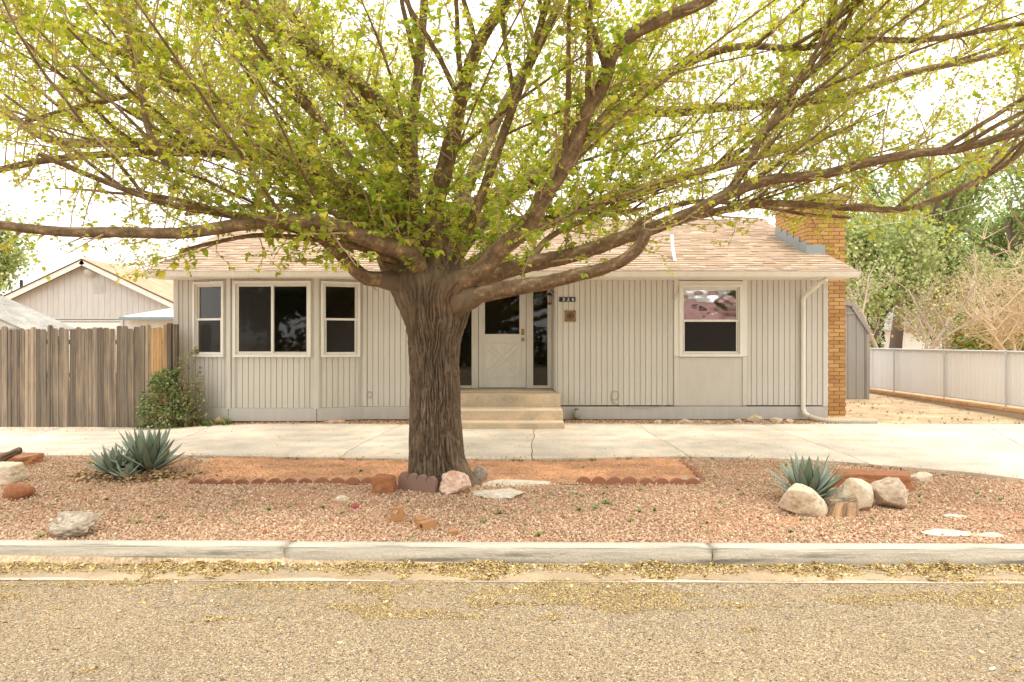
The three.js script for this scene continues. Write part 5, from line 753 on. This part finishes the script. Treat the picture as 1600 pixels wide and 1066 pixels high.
simpleTree('shade_tree', 'light green tree low behind the middle of the slat fence', gb(1455, 28), { h: 5.6, trunkR: 0.12, spread: 0.8, crown: 0.6, leafN: 8000, leafS: 0.11, cols: PALE.concat(GREEN.slice(1, 3)), bark: greyBark, seed: 161 });
simpleTree('shade_tree', 'light green tree low behind the twig tangle', gb(1560, 27), { h: 5.2, trunkR: 0.12, spread: 0.85, crown: 0.6, leafN: 8000, leafS: 0.11, cols: PALE.concat(GREEN.slice(0, 2)), bark: greyBark, seed: 162 });
simpleTree('yard_tree', 'green tree at the left edge behind the garage', gb(-85, 33), { h: 8.0, trunkR: 0.2, spread: 0.75, crown: 0.8, leafN: 9000, leafS: 0.17, cols: [...GREEN.slice(1), ...PALE], bark: greyBark, seed: 68 });
simpleTree('yard_tree', 'thin pale budding tree above the garage roof', gb(196, 44), { h: 7.4, trunkR: 0.14, spread: 0.7, crown: 0.7, leafN: 2200, leafS: 0.13, cols: [[0.5, 0.46, 0.2], [0.42, 0.42, 0.16]], bark: pinkTwig, twigC: pinkTwig, bare: 1, seed: 69 });
function foliageMass(name, label, category, base, w, h, d, n, s, cols, seed, stem) { // a shrub: stems and leaves filling an uneven dome
  const t = thing(name, label, category, base), r = RNG(seed), items = [], b = new Buf();
  for (let k = 0; k < (stem || 12); k++) { const a = r() * 6.283, e = Math.sqrt(r()), p1 = base.clone().add(new V3(Math.cos(a) * w / 2 * e, h * (0.6 + 0.4 * r()) * (1 - 0.5 * e), Math.sin(a) * d / 2 * e)), mid = base.clone().lerp(p1, 0.5).add(new V3(0, h * 0.12, 0)); const q = spline([base.clone().add(new V3(Math.cos(a) * 0.08, -0.03, Math.sin(a) * 0.08)), mid, p1], 8); b.tube(q, q.map((_, i) => lerp(0.010, 0.003, i / 8)), 5); }
  stuff(put(t, 'stems', b.geo(), M.twig));
  for (let k = 0; k < n; k++) { const a = r() * 6.283, e = Math.pow(r(), 0.45), y = r(), x = Math.cos(a) * w / 2 * e * (1 - 0.55 * y * y), z = Math.sin(a) * d / 2 * e * (1 - 0.5 * y * y), q = new V3(base.x + x, base.y + 0.02 + h * y, base.z + z); if (fbm(q.x * 2.6, q.y * 2.6, q.z * 2.6 + seed, 3) < -0.06 + 0.26 * (y - 0.5)) continue; const c = pick(cols, r), f = 0.7 + 0.6 * r(); items.push([mtx(q.x, q.y, q.z, (r() - 0.5) * 2, r() * 6.3, (r() - 0.5) * 2, s * (0.6 + 0.8 * r())), lin(c[0] * f, c[1] * f, c[2] * f)]); }
  for (const im of instances('foliage', [leafGeo(0), leafGeo(1)], leafMat(0xffffff, { transmission: 0.3, roughness: 0.7 }), items, '', '', t)) { im.position.copy(base).negate(); t.add(im); }
  return t;
}
{
  const x = (258 - 800) / F * 11.95; foliageMass('rose_bush', 'leafy green bush at the house corner in front of the fence', 'bush', new V3(x, driveTop(x, 11.95) - 0.02, -12.02), 1.15, 1.05, 0.5, 4200, 0.042, [[0.15, 0.23, 0.05], [0.20, 0.28, 0.07], [0.28, 0.31, 0.14], [0.12, 0.19, 0.04], [0.38, 0.38, 0.22]], 5, 30);
  const x2 = (292 - 800) / F * 12.0; foliageMass('rose_bush', 'taller loose sprays of the bush against the bay wall', 'bush', new V3(x2, driveTop(x2, 12) - 0.02, -12.08), 0.62, 1.42, 0.24, 1900, 0.038, [[0.17, 0.24, 0.06], [0.26, 0.3, 0.12], [0.38, 0.39, 0.22], [0.34, 0.2, 0.11]], 9, 18);
  foliageMass('shrub', 'yellow green shrub beyond the slat fence', 'shrub', gb(1560, 25), 4.2, 2.6, 1.5, 5200, 0.12, [[0.34, 0.33, 0.05], [0.26, 0.32, 0.05], [0.46, 0.30, 0.06]], 12);
  foliageMass('shrub', 'low bright green shrub beside the shed', 'shrub', gb(1366, 21), 0.9, 1.45, 0.8, 1500, 0.07, [[0.30, 0.38, 0.06], [0.22, 0.32, 0.05]], 13);
  foliageMass('conifer', 'dark blue green conifer behind the shed', 'tree', gb(1333, 29), 2.6, 6.2, 2, 7000, 0.13, [[0.05, 0.085, 0.07], [0.07, 0.11, 0.09]], 14, 8);
  const far = [], r = RNG(99); for (let k = 0; k < 60000; k++) { const side = r() < 0.6, u = side ? lerp(1290, 2300, r()) : lerp(-700, 300, r()), D = lerp(48, 60, r()), x = (u - 800) / F * D, top = 3.6 + 2.2 * fbm(x * 0.22, side ? 1 : 7, 2, 3) + (side ? 1.3 : -1.2), y = 0.2 + r() * top, c = pick(GREEN.concat(PALE), r), f = 0.7 + 0.5 * r(); far.push([mtx(x, y, -D, r() * 6, r() * 6, r() * 6, 0.28 + 0.2 * r()), lin(c[0] * f, c[1] * f, c[2] * f)]); }
  instances('far_trees', [leafGeo(0), leafGeo(1)], leafMat(0xffffff), far, 'far belt of mixed green trees behind the gardens', 'trees');
  const fr = thing('distant_house', 'distant house with grey shingle roof beyond the fence', 'house', gb(1412, 40)), c = at(1412, 528, 40);
  put(fr, 'wall', bx(4.5, 2.2, 3, c.x, 1.25, -41.5, 0.01), M.trim); const rg = new THREE.CylinderGeometry(0.02, 2.6, 1.6, 4, 1).rotateY(Math.PI / 4).scale(1.3, 1, 1); rg.translate(c.x, 3.1, -41.5); put(fr, 'roof', planarUV(clean(rg)), M.greyShingle);
  tag(put(scene, 'utility_wire', tubeGeo([at(1322, 355, 19), at(1420, 345, 17), at(1620, 290, 14)], 0.0035, 6, 20), M.white), 'thin pale wire crossing before the right hand trees', 'wire');
}
function agave(name, label, base, n, len, wid, seed, tilt0 = 0.1, tilt1 = 1.35) {
  const t = thing(name, label, 'agave', base, 'agaves in the gravel bed'), r = RNG(seed);
  const blade = (k) => { // thick channelled blade along +y
    const p = [], idx = [], nS = 10, cr = [[-1, 0.16], [-0.6, 0.02], [0, -0.07], [0.6, 0.02], [1, 0.16], [0.55, -0.16], [0, -0.24], [-0.55, -0.16]], cn = cr.length;
    for (let s = 0; s <= nS; s++) { const u = s / nS, w = u < 0.45 ? lerp(0.62, 1, smooth(0, 0.45, u)) : Math.pow(1 - (u - 0.45) / 0.55, 0.8), bend = k * 0.10 * u * u; for (const [a, b] of cr) p.push(a * w * 0.5, u, b * w * 0.8 + bend); }
    for (let s = 0; s < nS; s++) for (let c = 0; c < cn; c++) { const a = s * cn + c, b = s * cn + (c + 1) % cn; idx.push(a, b, a + cn, b, b + cn, a + cn); }
    const g = new THREE.BufferGeometry(); g.setAttribute('position', new THREE.Float32BufferAttribute(p, 3)); g.setIndex(idx); g.computeVertexNormals(); return g;
  };
  const gs = [blade(0), blade(1), blade(-0.8)], mats = [[0.235, 0.29, 0.21], [0.28, 0.335, 0.255], [0.20, 0.25, 0.165], [0.31, 0.36, 0.28]].map((c) => std({ color: lin(...c), roughness: 0.6 })), dead = std({ color: lin(0.42, 0.29, 0.15), roughness: 0.95 });
  for (let k = 0; k < n; k++) {
    const f = k / n, az = k * 2.39996 + 0.3 * r(), ti = lerp(tilt0, tilt1, Math.pow(f, 0.85)) + 0.1 * (r() - 0.5), L = len * (0.78 + 0.3 * r()) * (f < 0.12 ? 0.85 : 1), old = f > 0.8 && r() < 0.6;
    const m = shade(new THREE.Mesh(pick(gs, r), old ? dead : pick(mats, r))); m.name = old ? 'dry_leaf' : 'leaf'; m.scale.set(wid * (0.85 + 0.3 * r()), L, wid * (old ? 0.5 : 1)); m.position.set(Math.cos(az) * 0.035, 0.02 + 0.07 * (1 - f), Math.sin(az) * 0.035); m.rotation.order = 'YXZ'; m.rotation.set(ti, Math.PI / 2 - az, 0); t.add(m);
  }
  put(t, 'core', new THREE.SphereGeometry(0.07, 14, 10).scale(1, 1.1, 1).translate(0, 0.04, 0), std({ color: lin(0.2, 0.16, 0.09) }), base);
  return t;
}
{
  const g = (u, v) => { const D = groundD(u, v); return new V3((u - 800) / F * D, H((u - 800) / F * D, D) - 0.005, -D); };
  agave('agave', 'large blue green agave in gravel near the left end of the edging', g(232, 740), 42, 0.5, 0.105, 3, 0.05, 1.30);
  agave('agave', 'smaller agave pup left of the large agave', g(178, 745), 30, 0.33, 0.07, 4, 0.15, 1.38);
  agave('agave', 'small low agave pup in front of the large agave', g(196, 751), 14, 0.19, 0.042, 14, 0.3, 1.45);
  agave('agave', 'blue green agave behind the pale boulders on the right', g(1262, 787), 40, 0.43, 0.088, 5, 0.05, 1.36);
  const r = RNG(2024), dry = []; for (let k = 0; k < 1500; k++) { const a = r() * 6.283, e = Math.abs(r() + r() + r() - 1.5) * 0.75, c = k % 2 ? [-4.3, 7.55] : [-4.0, 7.55], x = c[0] + Math.cos(a) * e, D = c[1] + Math.sin(a) * e * 0.5; dry.push([mtx(x, H(x, D) + 0.02 + 0.05 * r() * (1 - e), -D, r() - 0.5, r() * 6.3, r() - 0.5, 0.02 + 0.035 * r()), pick([[0.42, 0.28, 0.12], [0.32, 0.2, 0.1], [0.5, 0.38, 0.2], [0.24, 0.14, 0.08]].map((q) => lin(...q)), r)]); }
  instances('dead_leaves', [leafGeo(0), leafGeo(2)], std({ roughness: 0.95, side: THREE.DoubleSide }), dry, 'dry brown leaves heaped round the left agaves', 'dead leaves');
}
// ---------------------------------------------------------------- rocks, edging, bits
function rockGeo(seed, sx, sy, sz, { planes = 13, rough = 0.05, detail = 22, soft = 0.035, cols, band = 0, box = 0 }) {
  const r = RNG(seed * 13 + 1), pl = []; for (let k = 0; k < planes; k++) { const z = r() * 2 - 1, a = r() * 6.283, s = Math.sqrt(1 - z * z); pl.push([s * Math.cos(a), z, s * Math.sin(a), 0.72 + 0.28 * r()]); }
  if (box) for (const [a, b, c] of [[1, 0.1, 0.1], [-1, 0.05, -0.1], [0.05, 1, 0.06], [0, -1, 0], [0.1, 0.05, 1], [-0.08, 0, -1]]) { const n = Math.hypot(a, b, c); pl.push([a / n, b / n, c / n, box * (0.92 + 0.16 * r())]); }
  let g = new THREE.IcosahedronGeometry(1, detail); g.deleteAttribute('uv'); g.deleteAttribute('normal'); g = mergeVertices(g, 1e-4);
  const p = g.attributes.position, C = [], UV = [], v = new V3();
  for (let i = 0; i < p.count; i++) {
    v.fromBufferAttribute(p, i).normalize(); let acc = 0; for (const [a, b, c, d] of pl) { const q = v.x * a + v.y * b + v.z * c; if (q > 0.05) acc += Math.pow(q / d, 1 / soft); } let rad = acc > 0 ? Math.pow(acc, -soft) : 1.2; rad = Math.min(rad, 1.25);
    rad *= 1 + rough * 2 * fbm(v.x * 2.2 + seed, v.y * 2.2, v.z * 2.2, 5) + rough * 0.7 * fbm(v.x * 9 + seed, v.y * 9, v.z * 9, 3);
    const X = v.x * rad * sx / 2, Y = v.y * rad * sy / 2, Z = v.z * rad * sz / 2; p.setXYZ(i, X, Y, Z); UV.push(X + Z * 0.6, Y + Z * 0.4);
    const t = clamp(0.5 + 1.1 * fbm(X * 7 + seed, Y * 9 + band * Math.sin(Y * 40), Z * 7, 4)), f = 1 + 0.55 * fbm(X * 30, Y * 30, Z * 30 + seed, 3), q = t * (cols.length - 1), a = cols[Math.floor(q)], b = cols[Math.min(cols.length - 1, Math.floor(q) + 1)], e = q - Math.floor(q); C.push(lerp(a[0], b[0], e) * f, lerp(a[1], b[1], e) * f, lerp(a[2], b[2], e) * f);
  }
  g.setAttribute('color', new THREE.Float32BufferAttribute(C, 3)); g.setAttribute('uv', new THREE.Float32BufferAttribute(UV, 2)); g.computeVertexNormals(); g.computeBoundingBox(); const b = g.boundingBox; g.translate(-(b.min.x + b.max.x) / 2, -b.min.y, -(b.min.z + b.max.z) / 2); g.scale(sx / (b.max.x - b.min.x), sy / (b.max.y - b.min.y), sz / (b.max.z - b.min.z)); return g;
}
const CREAM = [[0.50, 0.38, 0.24], [0.62, 0.51, 0.36], [0.68, 0.58, 0.44], [0.46, 0.33, 0.2]], WHITE = [[0.56, 0.46, 0.34], [0.66, 0.58, 0.46], [0.70, 0.63, 0.52]], RED = [[0.27, 0.11, 0.05], [0.37, 0.155, 0.07], [0.32, 0.13, 0.055], [0.45, 0.22, 0.105]], PINK = [[0.50, 0.24, 0.15], [0.62, 0.38, 0.27], [0.72, 0.55, 0.43], [0.45, 0.22, 0.13]], BROWN = [[0.30, 0.20, 0.13], [0.46, 0.35, 0.25], [0.55, 0.45, 0.34], [0.36, 0.24, 0.15]], GREY = [[0.40, 0.33, 0.25], [0.53, 0.45, 0.35], [0.30, 0.24, 0.18], [0.58, 0.50, 0.40]];
function rock(name, label, u0, u1, v0, v1, o) { // by its outline in the photograph; stands on the ground, sunk a little
  const uc = (u0 + u1) / 2, D0 = o.D || groundD(uc, v1), w = (u1 - u0) / F * D0, dep = w * (o.dep || 0.7), D = D0 + dep * 0.5, k = D / D0, x = (uc - 800) / F * D, gy = o.y ?? H(x, D), h = Math.max(0.02, (v1 - v0) / F * D * (o.hk || 1) - (o.flat ? 0 : dep * 0.5 * (1.4 / D0) * 0.6)) + 0.03;
  const m = put(scene, name, rockGeo(o.seed, w * k, h, dep, o), M.rock, new V3(x, gy - (o.flat ? 0.018 : 0.03), -D)); m.rotation.y = o.turn || 0; if (o.tilt) m.rotation.z = o.tilt; return tag(m, label, o.cat || 'rock', o.group);
}
rock('boulder', 'rough pale boulder alone in the gravel near the kerb', 80, 156, 804, 846, { seed: 31, cols: GREY, rough: 0.14, dep: 0.75, planes: 8, soft: 0.02 });
rock('boulder', 'rounded red sandstone boulder at the left edge', 8, 51, 757, 784, { seed: 4, cols: RED, rough: 0.025, soft: 0.16, dep: 0.9 });
rock('boulder', 'blocky tan rock under the driftwood at the left edge', -18, 33, 726, 759, { box: 0.62, soft: 0.025, seed: 5, cols: CREAM, rough: 0.06, planes: 8, dep: 0.8, band: 1 });
rock('stone_slab', 'flat red sandstone slab beneath the driftwood log', -40, 59, 713, 731, { box: 0.62, soft: 0.025, seed: 6, cols: RED, rough: 0.04, planes: 9, dep: 0.5 });
rock('boulder', 'cream rounded boulder before the right agave', 1218, 1290, 758, 812, { seed: 8, cols: CREAM, rough: 0.03, soft: 0.12, dep: 0.8 });
rock('boulder', 'tall pale boulder between stump and brown boulder', 1308, 1363, 748, 802, { seed: 19, cols: CREAM, rough: 0.03, planes: 9, dep: 0.7 });
rock('boulder', 'brown banded boulder at the right of the agave group', 1361, 1422, 750, 800, { seed: 10, cols: BROWN, rough: 0.06, dep: 0.8, band: 2 });
rock('stone_slab', 'long red sandstone slab lying behind the right boulders', 1294, 1430, 730, 768, { box: 0.62, soft: 0.025, seed: 12, cols: RED, rough: 0.04, planes: 10, dep: 0.32, turn: -0.16, hk: 0.75 });
rock('rock', 'small tan rock right of the red slab', 1422, 1456, 739, 755, { seed: 13, cols: CREAM, dep: 0.8 });
rock('rock', 'red sandstone block left of the trunk base', 583, 619, 744, 774, { box: 0.62, soft: 0.025, seed: 14, cols: RED, planes: 7, rough: 0.05, dep: 0.8 });
rock('rock', 'rough pink and white rock at the foot of the trunk', 686, 736, 738, 777, { seed: 15, cols: PINK, rough: 0.1, dep: 0.8 });
rock('rock', 'small grey tan rock right of the trunk', 736, 764, 730, 755, { seed: 16, cols: GREY, planes: 8, dep: 0.8 });
rock('flat_stone', 'white flat stone right of the pink rock', 733, 818, 756, 782, { soft: 0.02, rough: 0.12, seed: 17, cols: WHITE, dep: 0.7, flat: 1, hk: 0.3, planes: 6, turn: -0.35 });
rock('flat_stone', 'thin white stone lying on the red soil', 752, 868, 749, 761, { soft: 0.02, rough: 0.12, seed: 18, cols: WHITE, dep: 0.3, flat: 1, hk: 0.35, planes: 6 });
rock('flat_stone', 'flat grey stone at the corner of the right edging', 1064, 1106, 743, 755, { soft: 0.02, rough: 0.12, seed: 20, cols: GREY, dep: 0.6, flat: 1, hk: 0.35, turn: -0.3 });
rock('flat_stone', 'broad white flat stone near the kerb on the right', 1436, 1520, 825, 841, { soft: 0.02, rough: 0.12, seed: 21, cols: WHITE, dep: 0.5, flat: 1, hk: 0.22 });
rock('flat_stone', 'narrow white flat stone at the far right near the kerb', 1512, 1576, 832, 842, { soft: 0.02, rough: 0.12, seed: 22, cols: WHITE, dep: 0.35, flat: 1, hk: 0.25 });
rock('flat_stone', 'small white stone above the broad white stone', 1474, 1513, 804, 812, { soft: 0.02, rough: 0.12, seed: 23, cols: WHITE, dep: 0.6, flat: 1, hk: 0.4 });
rock('rock', 'long tan stone in the gravel left of the brick pieces', 519, 546, 775, 785, { seed: 24, cols: CREAM, dep: 0.5 });
rock('rock', 'small orange stone in the gravel far left of the bricks', 409, 420, 827, 838, { seed: 25, cols: RED, dep: 0.8 });
rock('rock', 'small dark red stone left of the brick pieces', 548, 562, 787, 798, { seed: 26, cols: [[0.3, 0.05, 0.05], [0.4, 0.12, 0.1]], dep: 0.8 });
rock('rock', 'pale crumbly rock at the foot of the large agave', 224, 241, 727, 744, { seed: 27, cols: BROWN, rough: 0.1, dep: 0.8 });
const wallRocks = [[316, 334, 659, 667, CREAM, 'flat cream stone beside the bush at the bay wall'], [336, 351, 654, 668, PINK, 'reddish rounded stone below the first bay window'], [1146, 1161, 651, 658, BROWN, 'small brown stone under the single window'], [1166, 1193, 645, 659, CREAM, 'largest cream stone along the wall foot'], [1203, 1222, 651, 660, CREAM, 'jagged tan stone along the wall foot'], [1228, 1240, 653, 660, PINK, 'small pink stone nearest the downspout'], [1060, 1080, 654, 661, CREAM, 'low tan stone at the wall foot left of the window'], [1098, 1112, 655, 660, PINK, 'small reddish stone at the wall foot below the panel'], [1022, 1034, 655, 661, CREAM, 'small cream stone at the wall foot by the cable'], [505, 540, 659, 665, PINK, 'flat reddish stone at the end of the bay']];
wallRocks.forEach(([a, b, c, d, cols, label], i) => rock('rock', label, a, b, c, d, { seed: 40 + i, cols, D: 12.15, y: 0.19 - dip((a - 800) / F * 12.15, 12.15), dep: 0.8, detail: 10 }));
{ // driftwood log and the split stump
  const b = new Buf(), s = spline([at(-60, 742, 8.05), at(-20, 728, 7.95), at(10, 713, 7.9), at(30, 704, 7.85)], 30); b.tube(s, s.map((_, k) => lerp(0.085, 0.035, k / 30) * (1 + 0.08 * Math.sin(k * 0.7))), 20, 0.5, 3); tag(put(scene, 'driftwood_log', b.geo(true), M.driftwood), 'grey weathered driftwood log resting on the red slab', 'log');
  const D = groundD(1312, 811), p = new V3((1313 - 800) / F * (D + 0.1), H(2.9, D) - 0.03, -(D + 0.1)), g = new THREE.CylinderGeometry(0.10, 0.135, 0.22, 120, 30), q = g.attributes.position; for (let i = 0; i < q.count; i++) { const x = q.getX(i), y = q.getY(i), z = q.getZ(i), a = Math.atan2(z, x), k = 1 + 0.5 * fbm(Math.cos(a) * 2.4, y * 1.5, Math.sin(a) * 2.4, 3) + 0.12 * noise3.noise(Math.cos(a) * 14, y * 3, Math.sin(a) * 14); q.setXYZ(i, x * k + 0.12 * (y + 0.11), y + (y > 0.05 ? 0.10 * fbm(x * 9 + 3, z * 9, 1, 3) : 0) + x * 0.3 * (y + 0.11) * 4, z * k * 0.8); } g.computeVertexNormals(); g.translate(0, 0.1, 0); const uv = g.attributes.uv; for (let i = 0; i < uv.count; i++) uv.setXY(i, uv.getX(i) * 1, uv.getY(i) * 0.5);
  g.scale(1.15, 0.82, 1); tag(put(scene, 'tree_stump', g, M.stump, p), 'brown stump with splintered grain between the pale boulders', 'stump');
}
{ // scalloped concrete edging
  const mat = [[0.30, 0.125, 0.07], [0.34, 0.15, 0.085], [0.27, 0.11, 0.065]].map((c) => std({ color: lin(...c), bumpMap: M.brickRough, bumpScale: 0.006, roughness: 0.95 })), r = RNG(88);
  const piece = (n, h) => { const sh = new THREE.Shape(), w = 0.163; sh.moveTo(0, -0.06); sh.lineTo(0, h - 0.035); for (let k = 0; k < n; k++) sh.absarc((k + 0.5) * w, h - 0.035, w / 2 - 0.002, Math.PI, 0, true); sh.lineTo(n * w, -0.06); const g = new THREE.ExtrudeGeometry(sh, { depth: 0.045, bevelEnabled: true, bevelSize: 0.004, bevelThickness: 0.006, bevelSegments: 2, curveSegments: 10 }); g.translate(0, 0, -0.022); return planarUV(g); };
  const g4 = piece(4, 0.0), set = (g, x, D, ry, y, label, rz = 0) => { const m = put(scene, 'edging_block', g, pick(mat, r), new V3(x, y ?? H(x, D) + 0.012, -D)); m.rotation.order = 'YXZ'; m.rotation.y = ry; m.rotation.z = rz; tag(m, label, 'edging', 'scalloped edging blocks'); return m; };
  set(g4, -3.44, 7.24, 0, undefined, 'scalloped red edging block nearest the large agave'); set(g4, -2.77, 7.25, 0.01, undefined, 'middle scalloped red edging block of the left row'); set(piece(4, 0.005), -2.10, 7.25, -0.01, undefined, 'scalloped red edging block nearest the red rock by the trunk');
  set(piece(4, 0.02), 0.68, 7.24, 0, undefined, 'scalloped red edging block at the left end of the right row'); set(piece(4, 0.008), 1.345, 7.24, -0.015, undefined, 'scalloped red edging block at the corner of the right row');
  set(piece(3, -0.012), 2.05, 7.3, 1.5, undefined, 'buried scalloped edging block turning back from the corner'); set(piece(4, -0.016), 2.10, 7.82, 1.6, undefined, 'buried scalloped edging block running up to the driveway');
  const lp = at(624, 752, 6.98), lg = piece(4, 0.1); lg.translate(0, 0.07, 0); const m = set(lg, lp.x, 6.98, -0.42, H(lp.x, 6.9) - 0.01, 'loose tilted scalloped edging block leaning by the trunk', -0.06); m.scale.set(0.66, 0.95, 1); m.material = std({ color: lin(0.27, 0.165, 0.125), bumpMap: M.brickRough, bumpScale: 0.006, roughness: 0.95 });
}
{ // broken cored bricks
  const mat = std({ color: lin(0.42, 0.215, 0.09), bumpMap: M.brickRough, bumpScale: 0.006, roughness: 0.95 }), bit = (w, h, d, hole) => { const s = new THREE.Shape([[-w / 2, 0], [w / 2, 0.008], [w / 2 - 0.006, h], [-w / 2 + 0.004, h - 0.006]].map(([x, y]) => new THREE.Vector2(x, y))); for (const [hx, hy, hr] of hole) { const q = new THREE.Path(); q.absarc(hx, hy, hr, 0, 6.283, false); s.holes.push(q); } return planarUV(new THREE.ExtrudeGeometry(s, { depth: d, bevelEnabled: true, bevelSize: 0.003, bevelThickness: 0.003, bevelSegments: 1, curveSegments: 10 })); };
  const set = (g, u, v, ry, label, rx = 0) => { const D = groundD(u, v), x = (u - 800) / F * D, m = put(scene, 'broken_brick', g, mat, new V3(x, H(x, D) + 0.004, -D)); m.rotation.order = 'YXZ'; m.rotation.set(rx, ry, 0); return tag(m, label, 'brick', 'broken bricks in the gravel'); };
  set(bit(0.11, 0.12, 0.055, [[-0.012, 0.078, 0.026]]), 620, 815, 0.25, 'broken brick standing on edge with its core hole showing', -0.12); set(bit(0.09, 0.062, 0.14, [[0.012, 0.032, 0.02]]), 677, 824, -0.75, 'broken brick piece lying with its end hole to the street'); set(bit(0.08, 0.05, 0.1, []), 654, 817, 0.5, 'flat broken brick piece behind the other one'); set(bit(0.08, 0.035, 0.05, []), 709, 835, 0.1, 'small orange brick chip nearest the kerb');
}
// ---------------------------------------------------------------- across the street: what the windows mirror
{
  const h = thing('pink_house', 'pink house across the street', 'house', new V3(9, 0.15, 17)), pink = std({ color: lin(0.62, 0.40, 0.42), roughness: 0.9 });
  put(h, 'wall', bx(11, 4.6, 7, 11, 2.3, 19, 0.01), pink); put(h, 'garage_door', bx(2.6, 2.2, 0.06, 14.5, 1.2, 15.47, 0.01), M.white); put(h, 'front_window', bx(1.6, 1.2, 0.06, 9.2, 1.6, 15.47, 0.01), M.black);
  const rg = new THREE.CylinderGeometry(0.02, 6.4, 2, 4, 1).rotateY(Math.PI / 4).scale(1.35, 1, 0.95); rg.translate(11, 5.6, 19); put(h, 'roof', planarUV(clean(rg)), M.greyShingle);
  const D2 = [[0.10, 0.16, 0.04], [0.14, 0.20, 0.05], [0.08, 0.13, 0.03]];
  [[-13, 12.5, 71], [-7.5, 11.5, 72], [-1.5, 13, 73], [5.2, 11.2, 74], [15.5, 13.5, 75]].forEach(([x, z, s], i) => simpleTree('street_tree', ['street tree across the road opposite the picket fence', 'street tree across the road opposite the bay', 'street tree across the road behind the viewer', 'street tree before the pink house', 'street tree beyond the pink garage door'][i], new V3(x, 0.1, z), { h: 8 + i * 0.4, trunkR: 0.2, spread: 0.85, crown: 1.1, leafN: 7000, leafS: 0.24, cols: D2, bark: greyBark, seed: s }));
  const hw = foliageMass('hedge', 'dark hedge across the street', 'hedge', new V3(-5, 0.1, 15.5), 22, 3.2, 1.6, 9000, 0.26, D2, 77, 20);
}
renderer.render(scene, camera);
